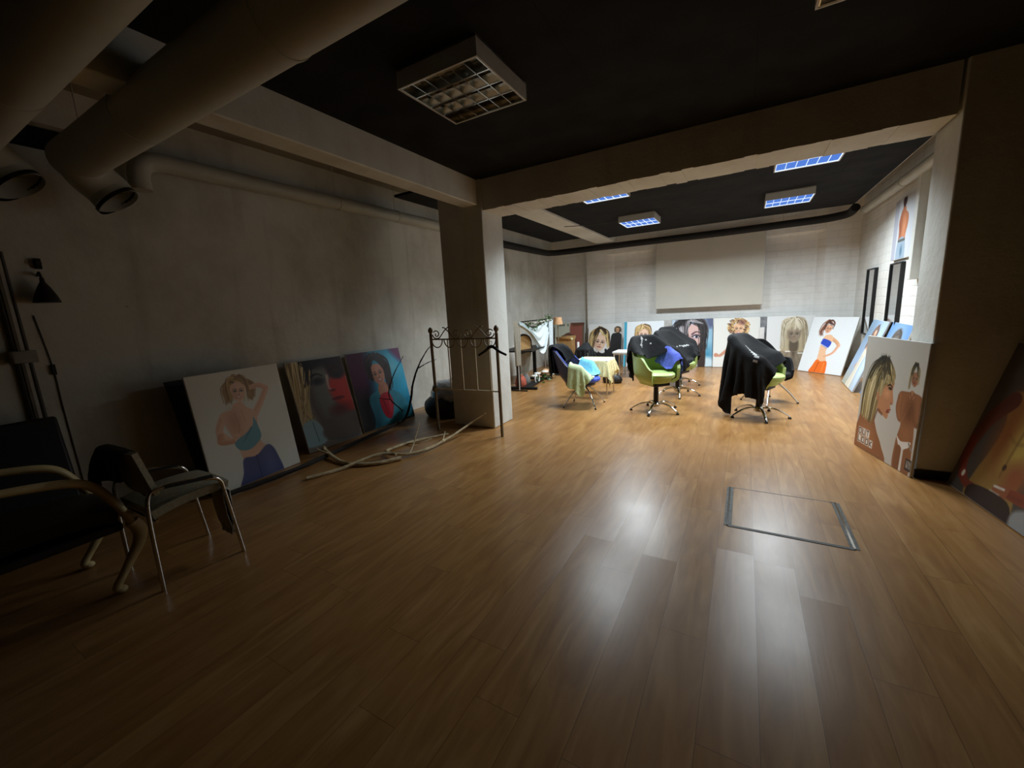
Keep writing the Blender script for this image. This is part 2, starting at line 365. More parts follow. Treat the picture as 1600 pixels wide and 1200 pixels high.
# ------------------------------------------------------------------ poster painting (colours go on a fine grid of vertices)
class Paint:
    def __init__(s, w, h, res, bg):
        s.W = res; s.H = int(round(res * h / w)); s.k = res / 100.0
        s.a = np.empty((s.H, s.W, 3)); s.a[:] = bg
        s.y, s.x = np.mgrid[0:s.H, 0:s.W]; s.x = (s.x + .5) / s.k; s.y = (s.y + .5) / s.k
    def win(s, x0, y0, x1, y1):
        i0, i1 = max(0, int(y0 * s.k) - 1), min(s.H, int(y1 * s.k) + 2); j0, j1 = max(0, int(x0 * s.k) - 1), min(s.W, int(x1 * s.k) + 2)
        return slice(i0, i1), slice(j0, j1)
    def blend(s, w, c, m):
        m = np.clip(m, 0, 1)[..., None]; s.a[w] = s.a[w] * (1 - m) + np.asarray(c, float) * m
    def ell(s, cx, cy, rx, ry, c, a=1, soft=.8, rot=0):
        R = max(rx, ry) + soft * 2; w = s.win(cx - R, cy - R, cx + R, cy + R); x, y = s.x[w] - cx, s.y[w] - cy
        if x.size == 0: return
        q = math.radians(rot); x, y = x * math.cos(q) + y * math.sin(q), -x * math.sin(q) + y * math.cos(q)
        d = (np.sqrt((x / rx) ** 2 + (y / ry) ** 2) - 1) * min(rx, ry); s.blend(w, c, (.5 - d / soft) * a)
    def poly(s, pts, c, a=1, soft=.7, curve=True):
        pts = np.array(pts, float)
        if curve:
            n = len(pts); o = []
            for i in range(n):
                p0, p1, p2, p3 = pts[i - 1], pts[i], pts[(i + 1) % n], pts[(i + 2) % n]
                for t in np.linspace(0, 1, 6)[:-1]:
                    o.append(.5 * (2 * p1 + (p2 - p0) * t + (2 * p0 - 5 * p1 + 4 * p2 - p3) * t * t + (3 * p1 - 3 * p2 + p3 - p0) * t ** 3))
            pts = np.array(o)
        w = s.win(pts[:, 0].min() - 2, pts[:, 1].min() - 2, pts[:, 0].max() + 2, pts[:, 1].max() + 2); x, y = s.x[w], s.y[w]
        if x.size == 0: return
        ins = np.zeros(x.shape, bool); d = np.full(x.shape, 1e9); n = len(pts)
        for i in range(n):
            (ax, ay), (bx, by) = pts[i], pts[(i + 1) % n]
            cr = ((ay > y) != (by > y)) & (x < (bx - ax) * (y - ay) / (by - ay + 1e-12) + ax); ins ^= cr
            L = (bx - ax) ** 2 + (by - ay) ** 2 + 1e-12; t = np.clip(((x - ax) * (bx - ax) + (y - ay) * (by - ay)) / L, 0, 1)
            d = np.minimum(d, (x - ax - t * (bx - ax)) ** 2 + (y - ay - t * (by - ay)) ** 2)
        d = np.sqrt(d) * np.where(ins, -1, 1); s.blend(w, c, (.5 - d / soft) * a)
    def stroke(s, pts, w0, w1, c, a=1, soft=.6, n=6):
        P = [Vector((p[0], p[1], 0)) for p in pts]
        if len(P) > 2: P, _ = spline(P, [0] * len(P), n)
        p = np.array([(v.x, v.y) for v in P]); R = max(w0, w1) + 1.5
        w = s.win(p[:, 0].min() - R, p[:, 1].min() - R, p[:, 0].max() + R, p[:, 1].max() + R); x, y = s.x[w], s.y[w]
        if x.size == 0: return
        d = np.full(x.shape, 1e9); m = len(p) - 1
        for i in range(m):
            (ax, ay), (bx, by) = p[i], p[i + 1]; L = (bx - ax) ** 2 + (by - ay) ** 2 + 1e-12
            t = np.clip(((x - ax) * (bx - ax) + (y - ay) * (by - ay)) / L, 0, 1)
            d = np.minimum(d, np.hypot(x - ax - t * (bx - ax), y - ay - t * (by - ay)) - (w0 + (w1 - w0) * (i + t) / m) / 2)
        s.blend(w, c, (.5 - d / soft) * a)
    def hair(s, curves, n, spread, cols, w=1.2, a=.8, taper=.3):
        for i in range(n):
            cv = curves[int(rng.integers(len(curves)))]; o = rng.normal(0, spread, 2)
            c = np.array(cols[int(rng.integers(len(cols)))]) + rng.normal(0, 7)
            s.stroke([(x + o[0] + rng.normal(0, spread * .35), y + o[1] * .5 + rng.normal(0, spread * .35)) for x, y in cv], w * rng.uniform(.6, 1.3), w * taper, np.clip(c, 0, 255), a)
    def face(s, cx, cy, r, skin, rot=0, eye=(40, 32, 30), lip=(186, 96, 90), shade=(150, 100, 76), smile=False, brow=(90, 66, 44)):
        q = math.radians(rot)
        def T(x, y): return (cx + r * (x * math.cos(q) - y * math.sin(q)), cy + r * (x * math.sin(q) + y * math.cos(q)))
        s.poly([T(-.78, -.7), T(0, -1.15), T(.78, -.7), T(.8, .1), T(.55, .8), T(0, 1.22), T(-.55, .8), T(-.8, .1)], skin)
        s.ell(*T(-.5, .35), r * .35, r * .5, shade, .25, r * .5, rot); s.ell(*T(.1, -.3), r * .3, r * .5, np.minimum(255, np.array(skin) + 16), .5, r * .5, rot)
        for sx in (-1, 1):
            s.stroke([T(sx * .16, -.26), T(sx * .36, -.36), T(sx * .6, -.24)], r * .1, r * .05, brow, .8)
            s.ell(*T(sx * .36, -.06), r * .24, r * .13, shade, .5, r * .15, rot); s.ell(*T(sx * .36, -.05), r * .19, r * .085, (235, 230, 226), .8, r * .06, rot)
            s.ell(*T(sx * .36, -.05), r * .09, r * .09, eye, .95, r * .05, rot); s.stroke([T(sx * .14, -.04), T(sx * .36, -.15), T(sx * .58, -.04)], r * .07, r * .05, eye, .9)
        s.stroke([T(.08, -.1), T(.12, .25), T(.02, .32)], r * .05, r * .07, shade, .6); s.ell(*T(0, .34), r * .15, r * .05, shade, .7, r * .06, rot)
        if smile:
            s.ell(*T(0, .64), r * .34, r * .13, lip, .9, r * .06, rot); s.ell(*T(0, .62), r * .26, r * .065, (242, 238, 232), .95, r * .05, rot)
        else:
            s.ell(*T(0, .6), r * .28, r * .085, lip, .95, r * .06, rot); s.stroke([T(-.26, .6), T(0, .59), T(.26, .6)], r * .035, r * .035, (110, 50, 48), .8)
    def limb(s, pts, w0, w1, c, dark=None):
        s.stroke(pts, w0, w1, c, 1, .8)
        if dark is not None:
            s.stroke([(x - w0 * .3, y + w0 * .12) for x, y in pts], w0 * .3, w1 * .3, dark, .35, w0 * .4)
    def text(s, rows, x, y, w, h, c, bgc, gap=.8, tile=True, th=.22):
        G = {'O': [[(0, 0), (1, 0), (1, 1), (0, 1), (0, 0)]], 'U': [[(0, 0), (0, 1), (1, 1), (1, 0)]], 'T': [[(0, 0), (1, 0)], [(.5, 0), (.5, 1)]],
             'L': [[(0, 0), (0, 1), (1, 1)]], 'K': [[(0, 0), (0, 1)], [(1, 0), (0, .5), (1, 1)]], 'I': [[(.5, 0), (.5, 1)]], 'S': [[(1, 0), (0, 0), (0, .5), (1, .5), (1, 1), (0, 1)]],
             'B': [[(0, 0), (0, 1), (1, 1), (1, .5), (0, .5)], [(1, .5), (1, 0), (0, 0)]], 'A': [[(0, 1), (0, 0), (1, 0), (1, 1)], [(0, .55), (1, .55)]], 'R': [[(0, 1), (0, 0), (1, 0), (1, .5), (0, .5), (1, 1)]], ' ': []}
        for r, row in enumerate(rows):
            for i, ch in enumerate(row):
                x0, y0 = x + i * (w + gap), y + r * (h + gap)
                if tile and ch != ' ': s.poly([(x0 - .04 * w, y0 - .05 * h), (x0 + w * .95, y0 - .05 * h), (x0 + w * .95, y0 + h * .97), (x0 - .04 * w, y0 + h * .97)], bgc, curve=False)
                for ln in G[ch]:
                    q = [(x0 + w * (.14 + .6 * a), y0 + h * (.1 + .7 * b)) for a, b in ln]
                    for k in range(len(q) - 1): s.stroke([q[k], q[k + 1]], w * th, w * th, c, 1, .35)

SK = (222, 176, 146); SKD = (168, 116, 86); TAN = (150, 98, 66); TAND = (96, 56, 38)
def art_denim(p):
    p.hair([[(48, 10), (37, 18), (36, 34)], [(50, 10), (62, 20), (60, 34)]], 60, 2.5, [(150, 112, 62), (196, 160, 100), (110, 78, 44)], 2.6)
    p.limb([(60, 52), (70, 40), (80, 26)], 8, 6, SK, SKD); p.limb([(80, 26), (72, 21), (62, 22)], 6, 5, SK, SKD)
    p.limb([(26, 48), (20, 58), (19, 66)], 8, 7, SK, SKD)
    p.poly([(24, 45), (36, 42), (40, 36), (49, 36), (52, 42), (61, 50), (60, 66), (59, 84), (70, 100), (40, 104), (34, 88), (30, 70)], SK)
    p.ell(36, 56, 8, 14, SKD, .35, 8); p.stroke([(38, 46), (40, 60), (36, 72)], 1, 1, SKD, .5); p.stroke([(46, 44), (48, 58)], 1, 1, SKD, .4)
    p.poly([(57, 55), (54, 64), (42, 72), (31, 76), (34, 86), (46, 89), (60, 80), (60, 66)], (104, 150, 160)); p.stroke([(52, 66), (40, 80)], 2, 1, (70, 112, 124), .6)
    p.limb([(19, 64), (28, 74), (36, 71)], 7, 5, SK, SKD); p.limb([(19, 66), (18, 73), (30, 76)], 6, 4, (206, 150, 116), SKD)
    p.poly([(36, 97), (50, 98), (66, 90), (74, 104), (74, 134), (26, 134), (32, 112)], (74, 80, 124)); p.stroke([(50, 98), (50, 128)], 1.5, 1, (48, 52, 92), .7); p.ell(64, 112, 8, 18, (96, 102, 146), .5, 8)
    p.face(48, 24, 9.5, (226, 182, 152), 6, smile=True)
    p.hair([[(47, 8), (40, 10), (38, 20), (39, 30)], [(48, 8), (56, 10), (59, 20), (58, 32)], [(44, 9), (50, 11), (56, 14)]], 46, 1.2, [(206, 172, 110), (164, 126, 70), (120, 84, 48)], 1.8)
def art_redface(p):
    p.poly([(0, 0), (30, 0), (26, 40), (20, 90), (0, 100)], (196, 178, 132), curve=False)
    p.poly([(24, -4), (102, -4), (102, 132), (40, 132), (30, 100), (22, 50)], (92, 84, 80), soft=6)
    p.poly([(40, 20), (66, 10), (72, 40), (66, 80), (44, 96), (34, 60)], (112, 112, 106), soft=14)
    p.poly([(64, 40), (80, 30), (104, 34), (104, 90), (84, 92), (70, 76), (62, 58)], (196, 52, 40), soft=9)
    p.poly([(66, 0), (104, 0), (104, 30), (84, 26), (70, 30)], (58, 16, 18), soft=8); p.ell(54, 4, 40, 10, (34, 28, 32), .9, 12)
    p.ell(84, 31, 13, 7, (34, 14, 18), .9, 5); p.ell(85, 32, 4, 3, (10, 8, 10), 1, 1.5); p.ell(46, 36, 11, 6, (34, 34, 38), .9, 6); p.stroke([(70, 22), (84, 18), (98, 24)], 4, 2, (24, 8, 10), .9, 2); p.stroke([(34, 28), (46, 24), (56, 28)], 4, 2, (24, 22, 24), .9, 2)
    p.stroke([(64, 30), (62, 48), (66, 54)], 5, 3, (206, 176, 166), .8, 3); p.ell(68, 55, 5, 2, (70, 14, 16), .8, 2)
    p.ell(74, 70, 11, 3.2, (120, 14, 20), .95, 2); p.stroke([(63, 70), (74, 69), (86, 70)], 1, 1, (40, 6, 10), .9); p.ell(74, 88, 20, 10, (92, 24, 24), .7, 10)
    p.hair([[(26, 0), (22, 40), (12, 70), (18, 96)], [(12, 0), (8, 40), (4, 80)], [(28, 10), (16, 56), (8, 92)]], 50, 4, [(206, 186, 130), (176, 148, 88), (226, 208, 160), (120, 96, 60)], 2.6)
    p.hair([[(30, 0), (40, 10), (60, 4)], [(34, 0), (30, 20), (26, 40)]], 26, 4, [(26, 26, 36), (44, 40, 44)], 3)
    p.poly([(0, 100), (24, 96), (34, 132), (-4, 132)], (150, 186, 196), soft=3); p.stroke([(18, 98), (20, 130)], 1.2, 1, (60, 92, 110)); p.poly([(36, 112), (102, 100), (102, 132), (40, 132)], (96, 84, 78), soft=6)
def art_bluewoman(p):
    p.ell(78, 40, 40, 46, (40, 176, 216), .95, 26); p.ell(78, 28, 16, 18, (130, 216, 236), .6, 16); p.poly([(78, -4), (104, -4), (104, 24), (90, 16)], (110, 44, 96), soft=10); p.poly([(-4, -4), (34, -4), (30, 60), (-4, 90)], (82, 30, 66), .9, 18)
    p.ell(8, 100, 36, 44, (38, 34, 40), .9, 20)
    p.poly([(22, 70), (40, 60), (60, 60), (84, 76), (96, 104), (92, 134), (20, 134), (24, 100)], (62, 150, 172), soft=2); p.ell(30, 100, 10, 30, (34, 92, 110), .6, 10)
    p.hair([[(48, 8), (36, 16), (34, 40)], [(50, 8), (64, 20), (66, 50), (62, 62)]], 60, 3, [(38, 20, 22), (58, 32, 30)], 4)
    p.poly([(44, 52), (58, 50), (60, 66), (50, 78), (42, 66)], (206, 140, 112))
    p.face(48, 36, 14.5, (216, 152, 126), -10, smile=True, lip=(176, 60, 60))
    p.hair([[(50, 9), (40, 14), (34, 26), (35, 44)], [(50, 9), (62, 16), (65, 34), (63, 54)], [(48, 10), (56, 20), (62, 30)]], 44, 1.6, [(40, 22, 24), (70, 38, 34), (30, 16, 20)], 2.8)
    p.poly([(40, 72), (58, 66), (64, 84), (54, 106), (42, 98)], (196, 34, 54), soft=2); p.stroke([(46, 76), (50, 100)], 2, 1, (120, 16, 34), .7); p.stroke([(58, 74), (56, 96)], 2, 1, (226, 80, 92), .6)
def head_streaked(p, dx=0, dy=0, k=1):
    f = lambda x, y: (dx + x * k, dy + y * k)
    cs = [(214, 196, 140), (170, 148, 92), (236, 222, 178), (96, 82, 52), (50, 46, 38)]
    p.poly([f(*q) for q in [(56, 42), (57, 54), (60, 66), (56, 69), (57, 74), (55, 78), (53, 85), (44, 82), (36, 80), (30, 60), (36, 40)]], (196, 138, 100))
    p.poly([f(*q) for q in [(10, 80), (30, 84), (33, 92), (40, 104), (50, 116), (57, 134), (-4, 134), (2, 100)]], TAN)
    p.ell(*f(20, 112), 16 * k, 14 * k, (178, 122, 84), .6, 12); p.stroke([f(44, 82), f(36, 79), f(32, 90)], 3 * k, 3 * k, TAND, .6, 2)
    p.stroke([f(48, 49), f(52, 48), f(55, 50)], 2.4 * k, 1.5 * k, (40, 28, 24), .95); p.ell(*f(52, 52), 3.2 * k, 1.6 * k, (30, 24, 24), .9); p.ell(*f(48, 58), 6 * k, 5 * k, (222, 162, 120), .7, 5); p.stroke([f(52, 76), f(57, 74)], 2.4 * k, 1.5 * k, (150, 70, 62)); p.stroke([f(51, 78), f(56, 77)], 1.6 * k, 1.2 * k, (120, 54, 48)); p.stroke([f(56, 67), f(58.5, 68)], 1.2 * k, 1 * k, TAND, .7)
    p.poly([f(*q) for q in [(36, 22), (22, 28), (12, 42), (6, 60), (4, 78), (6, 92), (16, 94), (24, 96), (32, 86), (36, 66), (44, 50), (54, 46), (58, 38), (50, 26)]], (150, 130, 84))
    p.hair([[f(*q) for q in z] for z in ([(38, 23), (20, 34), (10, 60), (8, 92)], [(38, 23), (26, 40), (20, 66), (18, 94)], [(40, 24), (32, 44), (28, 68), (25, 96)], [(40, 23), (48, 32), (54, 46)], [(38, 24), (44, 36), (46, 48)], [(36, 24), (38, 40), (36, 62)])], 120, 2.2 * k, cs, 1.9 * k)
    p.hair([[f(*q) for q in z] for z in ([(36, 22), (30, 30), (24, 42)], [(38, 21), (44, 28), (48, 38)], [(34, 22), (22, 32), (12, 48)], [(38, 22), (37, 32), (36, 44)])], 46, 2.6 * k, [(38, 36, 32), (60, 54, 42), (84, 74, 50)], 2.2 * k)
    p.hair([[f(*q) for q in z] for z in ([(36, 24), (30, 18)], [(40, 23), (44, 18)], [(38, 22), (38, 17)])], 14, 1.6 * k, [(40, 38, 34)], 1.2 * k)
    p.ell(*f(33, 64), 2.6 * k, 5 * k, (186, 128, 92), .9)
def fig_white(p, dx=0, dy=0, k=1):
    f = lambda x, y: (dx + x * k, dy + y * k)
    L = lambda pts: [f(*q) for q in pts]
    p.poly(L([(67, 54), (78, 50), (96, 50), (102, 56), (104, 76), (96, 82), (97, 96), (96, 134), (73, 134), (72, 104), (76, 84), (69, 76)]), TAN)
    p.limb(L([(69, 56), (68, 70), (75, 80), (85, 60)]), 5.6 * k, 4 * k, (162, 108, 74), TAND); p.limb(L([(101, 58), (104, 70), (98, 80), (88, 60)]), 5.6 * k, 4 * k, (140, 90, 60), TAND)
    p.ell(*f(86, 70), 6 * k, 14 * k, TAND, .6, 8 * k); p.ell(*f(86, 90), 8 * k, 10 * k, (166, 110, 76), .6, 8 * k)
    p.poly(L([(73, 97), (80, 101), (94, 98), (92, 104), (86, 108), (80, 112), (77, 106)]), (232, 228, 222)); p.stroke(L([(84, 108), (84, 134)]), 3 * k, 3.5 * k, (226, 222, 214), .95); p.stroke(L([(92, 100), (97, 106)]), 2.4 * k, 2 * k, (150, 140, 128))
    p.limb(L([(78, 110), (78, 134)]), 9 * k, 8 * k, (132, 84, 56)); p.limb(L([(91, 110), (91, 134)]), 9 * k, 8 * k, (144, 94, 64))
    p.ell(*f(86, 52), 4 * k, 4.5 * k, (176, 122, 88)); p.stroke(L([(83, 50), (86, 56)]), 1.4 * k, 1 * k, TAND, .7); p.stroke(L([(89, 50), (86, 56)]), 1.4 * k, 1 * k, TAND, .7)
    p.face(*f(87, 36), 6.2 * k, (166, 116, 86), 0, lip=(120, 66, 60), shade=TAND)
    p.hair([L([(86, 21), (81, 28), (80, 46)]), L([(86, 21), (92, 26), (93, 40)])], 22, 1 * k, [(196, 178, 130), (120, 106, 74)], 1.4 * k); p.hair([L([(86, 21), (83, 26), (82, 32)]), L([(87, 21), (88, 27), (90, 33)])], 18, 1.1 * k, [(60, 56, 44), (40, 38, 34), (150, 134, 92)], 1.6 * k)
def art_outlook(p):
    fig_white(p); head_streaked(p)
    p.text(['OUT', 'LOOK'], 6, 107, 6.6, 8.6, (58, 34, 28), (236, 230, 220), 1.1, th=.17)
    p.poly([(91, 115), (99.5, 115), (99.5, 127), (91, 127)], (44, 36, 34), curve=False); p.text(['OUT', 'LOO'], 92.3, 117, 1.8, 3.6, (44, 36, 34), (206, 200, 190), .5)
def art_torso(p):
    y = (150, 120, 60); r = (96, 46, 32)
    p.ell(84, 20, 30, 26, (58, 52, 46), .6, 30)
    p.poly([(20, 42), (40, 36), (60, 34), (80, 36), (90, 50), (84, 74), (72, 92), (70, 106), (74, 134), (26, 134), (24, 112), (28, 92), (30, 66)], y, soft=2)
    p.ell(38, 70, 14, 34, (150, 84, 40), .7, 16); p.ell(56, 60, 14, 20, (196, 166, 74), .6, 14); p.ell(56, 84, 14, 18, (186, 158, 70), .6, 12); p.ell(64, 100, 12, 14, (150, 84, 48), .8, 10); p.stroke([(52, 50), (50, 80), (50, 104)], 2, 1.5, (110, 78, 34), .7, 2); p.ell(50, 96, 2, 2.6, (70, 40, 22), .9); p.stroke([(40, 72), (50, 76), (62, 72)], 2, 2, (120, 84, 40), .5, 3)
    p.limb([(26, 46), (12, 66), (5, 90)], 15, 11, r, (72, 24, 18)); p.limb([(5, 88), (6, 104), (12, 118)], 11, 8, (112, 40, 28), (60, 20, 16)); p.limb([(12, 116), (20, 122), (30, 122)], 9, 6, (120, 50, 34))
    p.limb([(100, 100), (84, 110), (66, 112)], 12, 8, (136, 62, 40), (76, 30, 22)); 
    for k in range(4): p.stroke([(64, 108 + k * 2.6), (50, 112 + k * 2.4)], 2.6, 2, (150, 84, 56))
    p.stroke([(50, 112), (60, 111)], 2, 2, (214, 206, 190)); p.stroke([(48, 117), (58, 117)], 1.6, 1.6, (200, 190, 174)); p.ell(13, 116, 2, 3, (214, 206, 190))
    p.poly([(28, 120), (68, 118), (74, 134), (30, 134)], (46, 30, 28)); p.poly([(82, 72), (104, 60), (104, 96), (86, 104), (76, 98)], (150, 150, 148), .9, 3); p.poly([(78, 120), (104, 112), (104, 134), (80, 134)], (156, 156, 154), .9, 3)
    p.poly([(46, 20), (74, 18), (76, 40), (60, 44), (46, 38)], (120, 78, 44), .8, 6)
def art_redroom(p):
    p.a[:] = (206, 210, 192); p.poly([(54, -4), (104, -4), (104, 134), (62, 134)], (156, 92, 80), soft=5); p.poly([(94, -4), (104, -4), (104, 134), (94, 134)], (112, 96, 80)); p.poly([(60, -4), (100, -4), (98, 8), (62, 10)], (104, 68, 52), soft=4)
    p.text(['IBAR S'], 9, 4, 4.6, 7, (70, 74, 58), (206, 210, 192), 2.2, tile=False, th=.4)
    p.ell(48, 66, 22, 30, (78, 50, 46)); p.poly([(26, 100), (50, 92), (76, 100), (90, 134), (14, 134)], (206, 200, 190)); p.face(46, 66, 17, (224, 180, 156), 8, smile=True)
    p.hair([[(46, 36), (28, 46), (24, 74), (30, 92)], [(46, 36), (64, 46), (70, 72), (66, 88)], [(40, 38), (52, 46), (66, 56)]], 50, 2.4, [(74, 46, 42), (110, 74, 60), (160, 116, 92), (56, 34, 34)], 3)
def art_twofig(p):
    p.ell(88, 20, 8, 9, (70, 54, 40)); p.poly([(70, 34), (84, 28), (98, 32), (104, 60), (100, 134), (62, 134), (66, 70)], (44, 44, 46)); p.face(87, 20, 6, (214, 170, 130)); p.hair([[(86, 10), (80, 14), (80, 26)], [(88, 10), (96, 14), (97, 26)]], 18, 1, [(60, 46, 34), (110, 86, 50)], 1.6)
    p.poly([(2, 134), (6, 100), (24, 82), (46, 88), (64, 72), (80, 60), (100, 64), (102, 134)], (40, 38, 40)); p.face(36, 56, 22, (236, 204, 180), 10, lip=(170, 90, 84), eye=(30, 26, 30))
    p.hair([[(34, 12), (14, 26), (6, 56), (8, 96)], [(34, 12), (26, 30), (14, 50)], [(36, 12), (54, 24), (60, 52), (62, 70)], [(36, 14), (44, 28), (58, 40)], [(34, 14), (18, 40), (10, 80)]], 110, 3.2, [(214, 186, 120), (170, 136, 80), (44, 34, 28), (90, 66, 42), (236, 214, 160)], 3)
    p.hair([[(32, 12), (24, 20), (20, 34)], [(36, 11), (46, 18), (52, 30)]], 30, 2.6, [(36, 28, 26), (60, 44, 34)], 2.6)
    p.limb([(20, 128), (26, 100), (30, 84)], 13, 8, (34, 34, 36)); p.ell(28, 80, 5, 6, (200, 196, 192)); p.limb([(60, 128), (58, 100), (54, 78)], 10, 7, (34, 34, 36))
def art_teal(p):
    p.poly([(1, -4), (8, -4), (8, 134), (1, 134)], (56, 160, 190), curve=False); p.poly([(20, 80), (44, 66), (64, 66), (88, 84), (92, 134), (16, 134)], (60, 58, 60)); p.poly([(44, 48), (58, 48), (60, 70), (50, 76), (42, 68)], SK)
    p.ell(49, 30, 18, 20, (150, 112, 66)); p.face(50, 36, 14, (236, 198, 172), 0, lip=(190, 110, 100))
    p.hair([[(48, 10), (34, 16), (31, 36), (34, 46)], [(50, 10), (64, 16), (67, 34), (64, 48)], [(48, 10), (54, 18), (64, 24)], [(46, 10), (42, 20), (34, 28)]], 70, 1.8, [(214, 180, 116), (166, 126, 74), (110, 78, 48), (236, 208, 150)], 2.2)
def art_closeup(p):
    p.ell(4, 40, 14, 50, (206, 220, 232), .9, 14); p.ell(86, 60, 16, 60, (150, 196, 220), .95, 16); p.ell(88, 96, 14, 26, (60, 140, 176), .6, 14); p.ell(84, 120, 24, 20, (206, 226, 234), .9, 10); p.poly([(82, -4), (104, -4), (104, 20), (88, 24)], (92, 100, 134), soft=14)
    p.poly([(36, 20), (60, 14), (76, 30), (76, 56), (66, 82), (50, 100), (34, 84), (28, 50)], (222, 186, 180), soft=3)
    p.ell(44, 70, 12, 20, (196, 152, 150), .5, 14); p.stroke([(50, 40), (60, 34), (72, 38)], 4, 2, (70, 50, 58), .9, 2); p.ell(60, 46, 11, 5, (96, 84, 110), .8, 5); p.ell(60, 47, 8, 3, (232, 230, 236), .9, 1.5); p.ell(61, 47, 3.4, 3.2, (30, 34, 50)); p.stroke([(50, 47), (60, 42), (70, 47)], 2.4, 2, (16, 16, 22)); p.stroke([(44, 46), (40, 64), (46, 70)], 2, 3, (180, 134, 132), .6, 3); p.ell(48, 82, 9, 3.4, (170, 96, 104))
    p.poly([(60, 80), (78, 50), (82, 30), (80, 134), (58, 134)], (58, 44, 40), soft=3)
    p.hair([[(50, -4), (26, 10), (18, 40), (20, 80)], [(50, -4), (40, 8), (32, 30), (34, 52)], [(54, -4), (72, 8), (80, 34), (78, 80)], [(54, -4), (60, 8), (70, 20)], [(44, -4), (20, 4), (8, 20)]], 150, 4.5, [(34, 30, 32), (50, 44, 44), (22, 20, 22), (80, 72, 74)], 4)
    p.hair([[(46, 2), (60, 6), (76, 12)], [(40, 4), (36, 24), (34, 46)], [(24, 20), (26, 40), (30, 50)]], 26, 3, [(160, 158, 168), (206, 204, 208), (130, 120, 122)], 1.8); p.poly([(14, 100), (50, 96), (62, 134), (10, 134)], (214, 216, 226), soft=4)
def art_curly(p):
    p.poly([(34, 60), (54, 54), (76, 64), (84, 134), (26, 134)], (60, 58, 60)); p.limb([(30, 80), (16, 92), (8, 91)], 8, 5, (206, 150, 122)); p.ell(7, 91, 5, 5, (206, 146, 120)); p.poly([(48, 40), (60, 40), (62, 62), (46, 62)], SKD)
    p.face(55, 28, 13, (236, 190, 150), 0, smile=True)
    for i in range(210):
        q = rng.uniform(0, 2 * PI); r = 20 * math.sqrt(rng.uniform(.35, 1.15)); x, y = 55 + r * 1.08 * math.cos(q), 24 + r * math.sin(q)
        if y > 46 or (abs(x - 54) < 9 and 20 < y < 44): continue
        c = [(206, 164, 96), (150, 108, 64), (96, 58, 44), (232, 200, 140)][int(rng.integers(4))]; p.stroke([(x - 2, y - 2), (x + 2, y), (x - 1, y + 3)], 2, 1, c, .9)
    p.ell(62, 12, 8, 6, (110, 56, 50), .6, 6)
def art_bob(p):
    p.a[:] = (224, 226, 226); g = (150, 136, 116); d = (84, 72, 58)
    p.poly([(24, 92), (44, 84), (72, 84), (92, 94), (98, 134), (18, 134)], g); p.limb([(28, 98), (34, 120), (46, 96)], 12, 8, g, d); p.limb([(90, 98), (84, 122), (70, 96)], 12, 8, g, d); p.limb([(46, 100), (48, 86), (44, 74)], 7, 5, g, d); p.limb([(70, 100), (66, 86), (72, 74)], 7, 5, g, d); p.ell(58, 90, 4, 16, d, .8, 5); p.ell(58, 120, 10, 14, d, .4, 10)
    p.poly([(36, 24), (44, 9), (58, 5), (73, 9), (81, 24), (84, 60), (82, 86), (34, 86), (33, 60)], (184, 170, 140)); p.poly([(50, 58), (66, 58), (66, 86), (50, 86)], (96, 84, 68), soft=4); p.face(58, 46, 17, (150, 134, 114), 0, eye=(40, 34, 28), lip=(160, 132, 110), shade=d, brow=(80, 68, 52))
    p.hair([[(58, 6), (40, 12), (36, 40), (36, 80)], [(58, 6), (76, 12), (81, 40), (82, 80)]], 70, 2.4, [(206, 196, 170), (160, 146, 118), (226, 218, 196), (130, 116, 92)], 2.2); p.hair([[(56, 8), (48, 20), (46, 34)], [(60, 8), (66, 20), (68, 34)], [(58, 8), (58, 20), (58, 34)]], 60, 2.6, [(210, 200, 174), (176, 162, 132), (228, 220, 200)], 1.8); p.stroke([(42, 88), (50, 88)], 3, 3, (236, 232, 224)); p.stroke([(68, 92), (76, 92)], 3, 3, (236, 232, 224))
def art_orange(p):
    p.a[:] = (230, 234, 236); p.hair([[(42, 9), (32, 20), (28, 34), (30, 44)]], 26, 2.4, [(120, 74, 58), (70, 44, 40), (160, 104, 76)], 2)
    p.limb([(54, 48), (70, 58), (76, 66)], 8, 6, (226, 172, 130), SKD); p.poly([(40, 44), (54, 42), (60, 52), (56, 66), (52, 80), (58, 102), (40, 104), (37, 84), (36, 62)], (236, 190, 152)); p.poly([(36, 56), (40, 51), (58, 58), (54, 72), (46, 70), (36, 64)], (44, 76, 190)); p.stroke([(36, 64), (54, 72)], 1.4, 1.2, (220, 226, 240))
    p.limb([(76, 64), (68, 82), (52, 92)], 6, 4.5, (236, 182, 150), SKD); p.poly([(38, 100), (48, 104), (60, 102), (64, 116), (62, 134), (28, 134), (32, 114)], (236, 112, 34)); p.stroke([(44, 106), (40, 130)], 2, 1.5, (190, 74, 18), .8); p.stroke([(56, 106), (56, 130)], 2, 1.5, (250, 150, 70), .7)
    p.face(43, 28, 8.5, (226, 170, 136), 10); p.hair([[(44, 8), (35, 14), (33, 30)], [(46, 8), (52, 14), (52, 28)], [(40, 10), (46, 16), (51, 20)]], 30, 1.4, [(96, 60, 50), (60, 38, 36), (140, 90, 66)], 1.8)
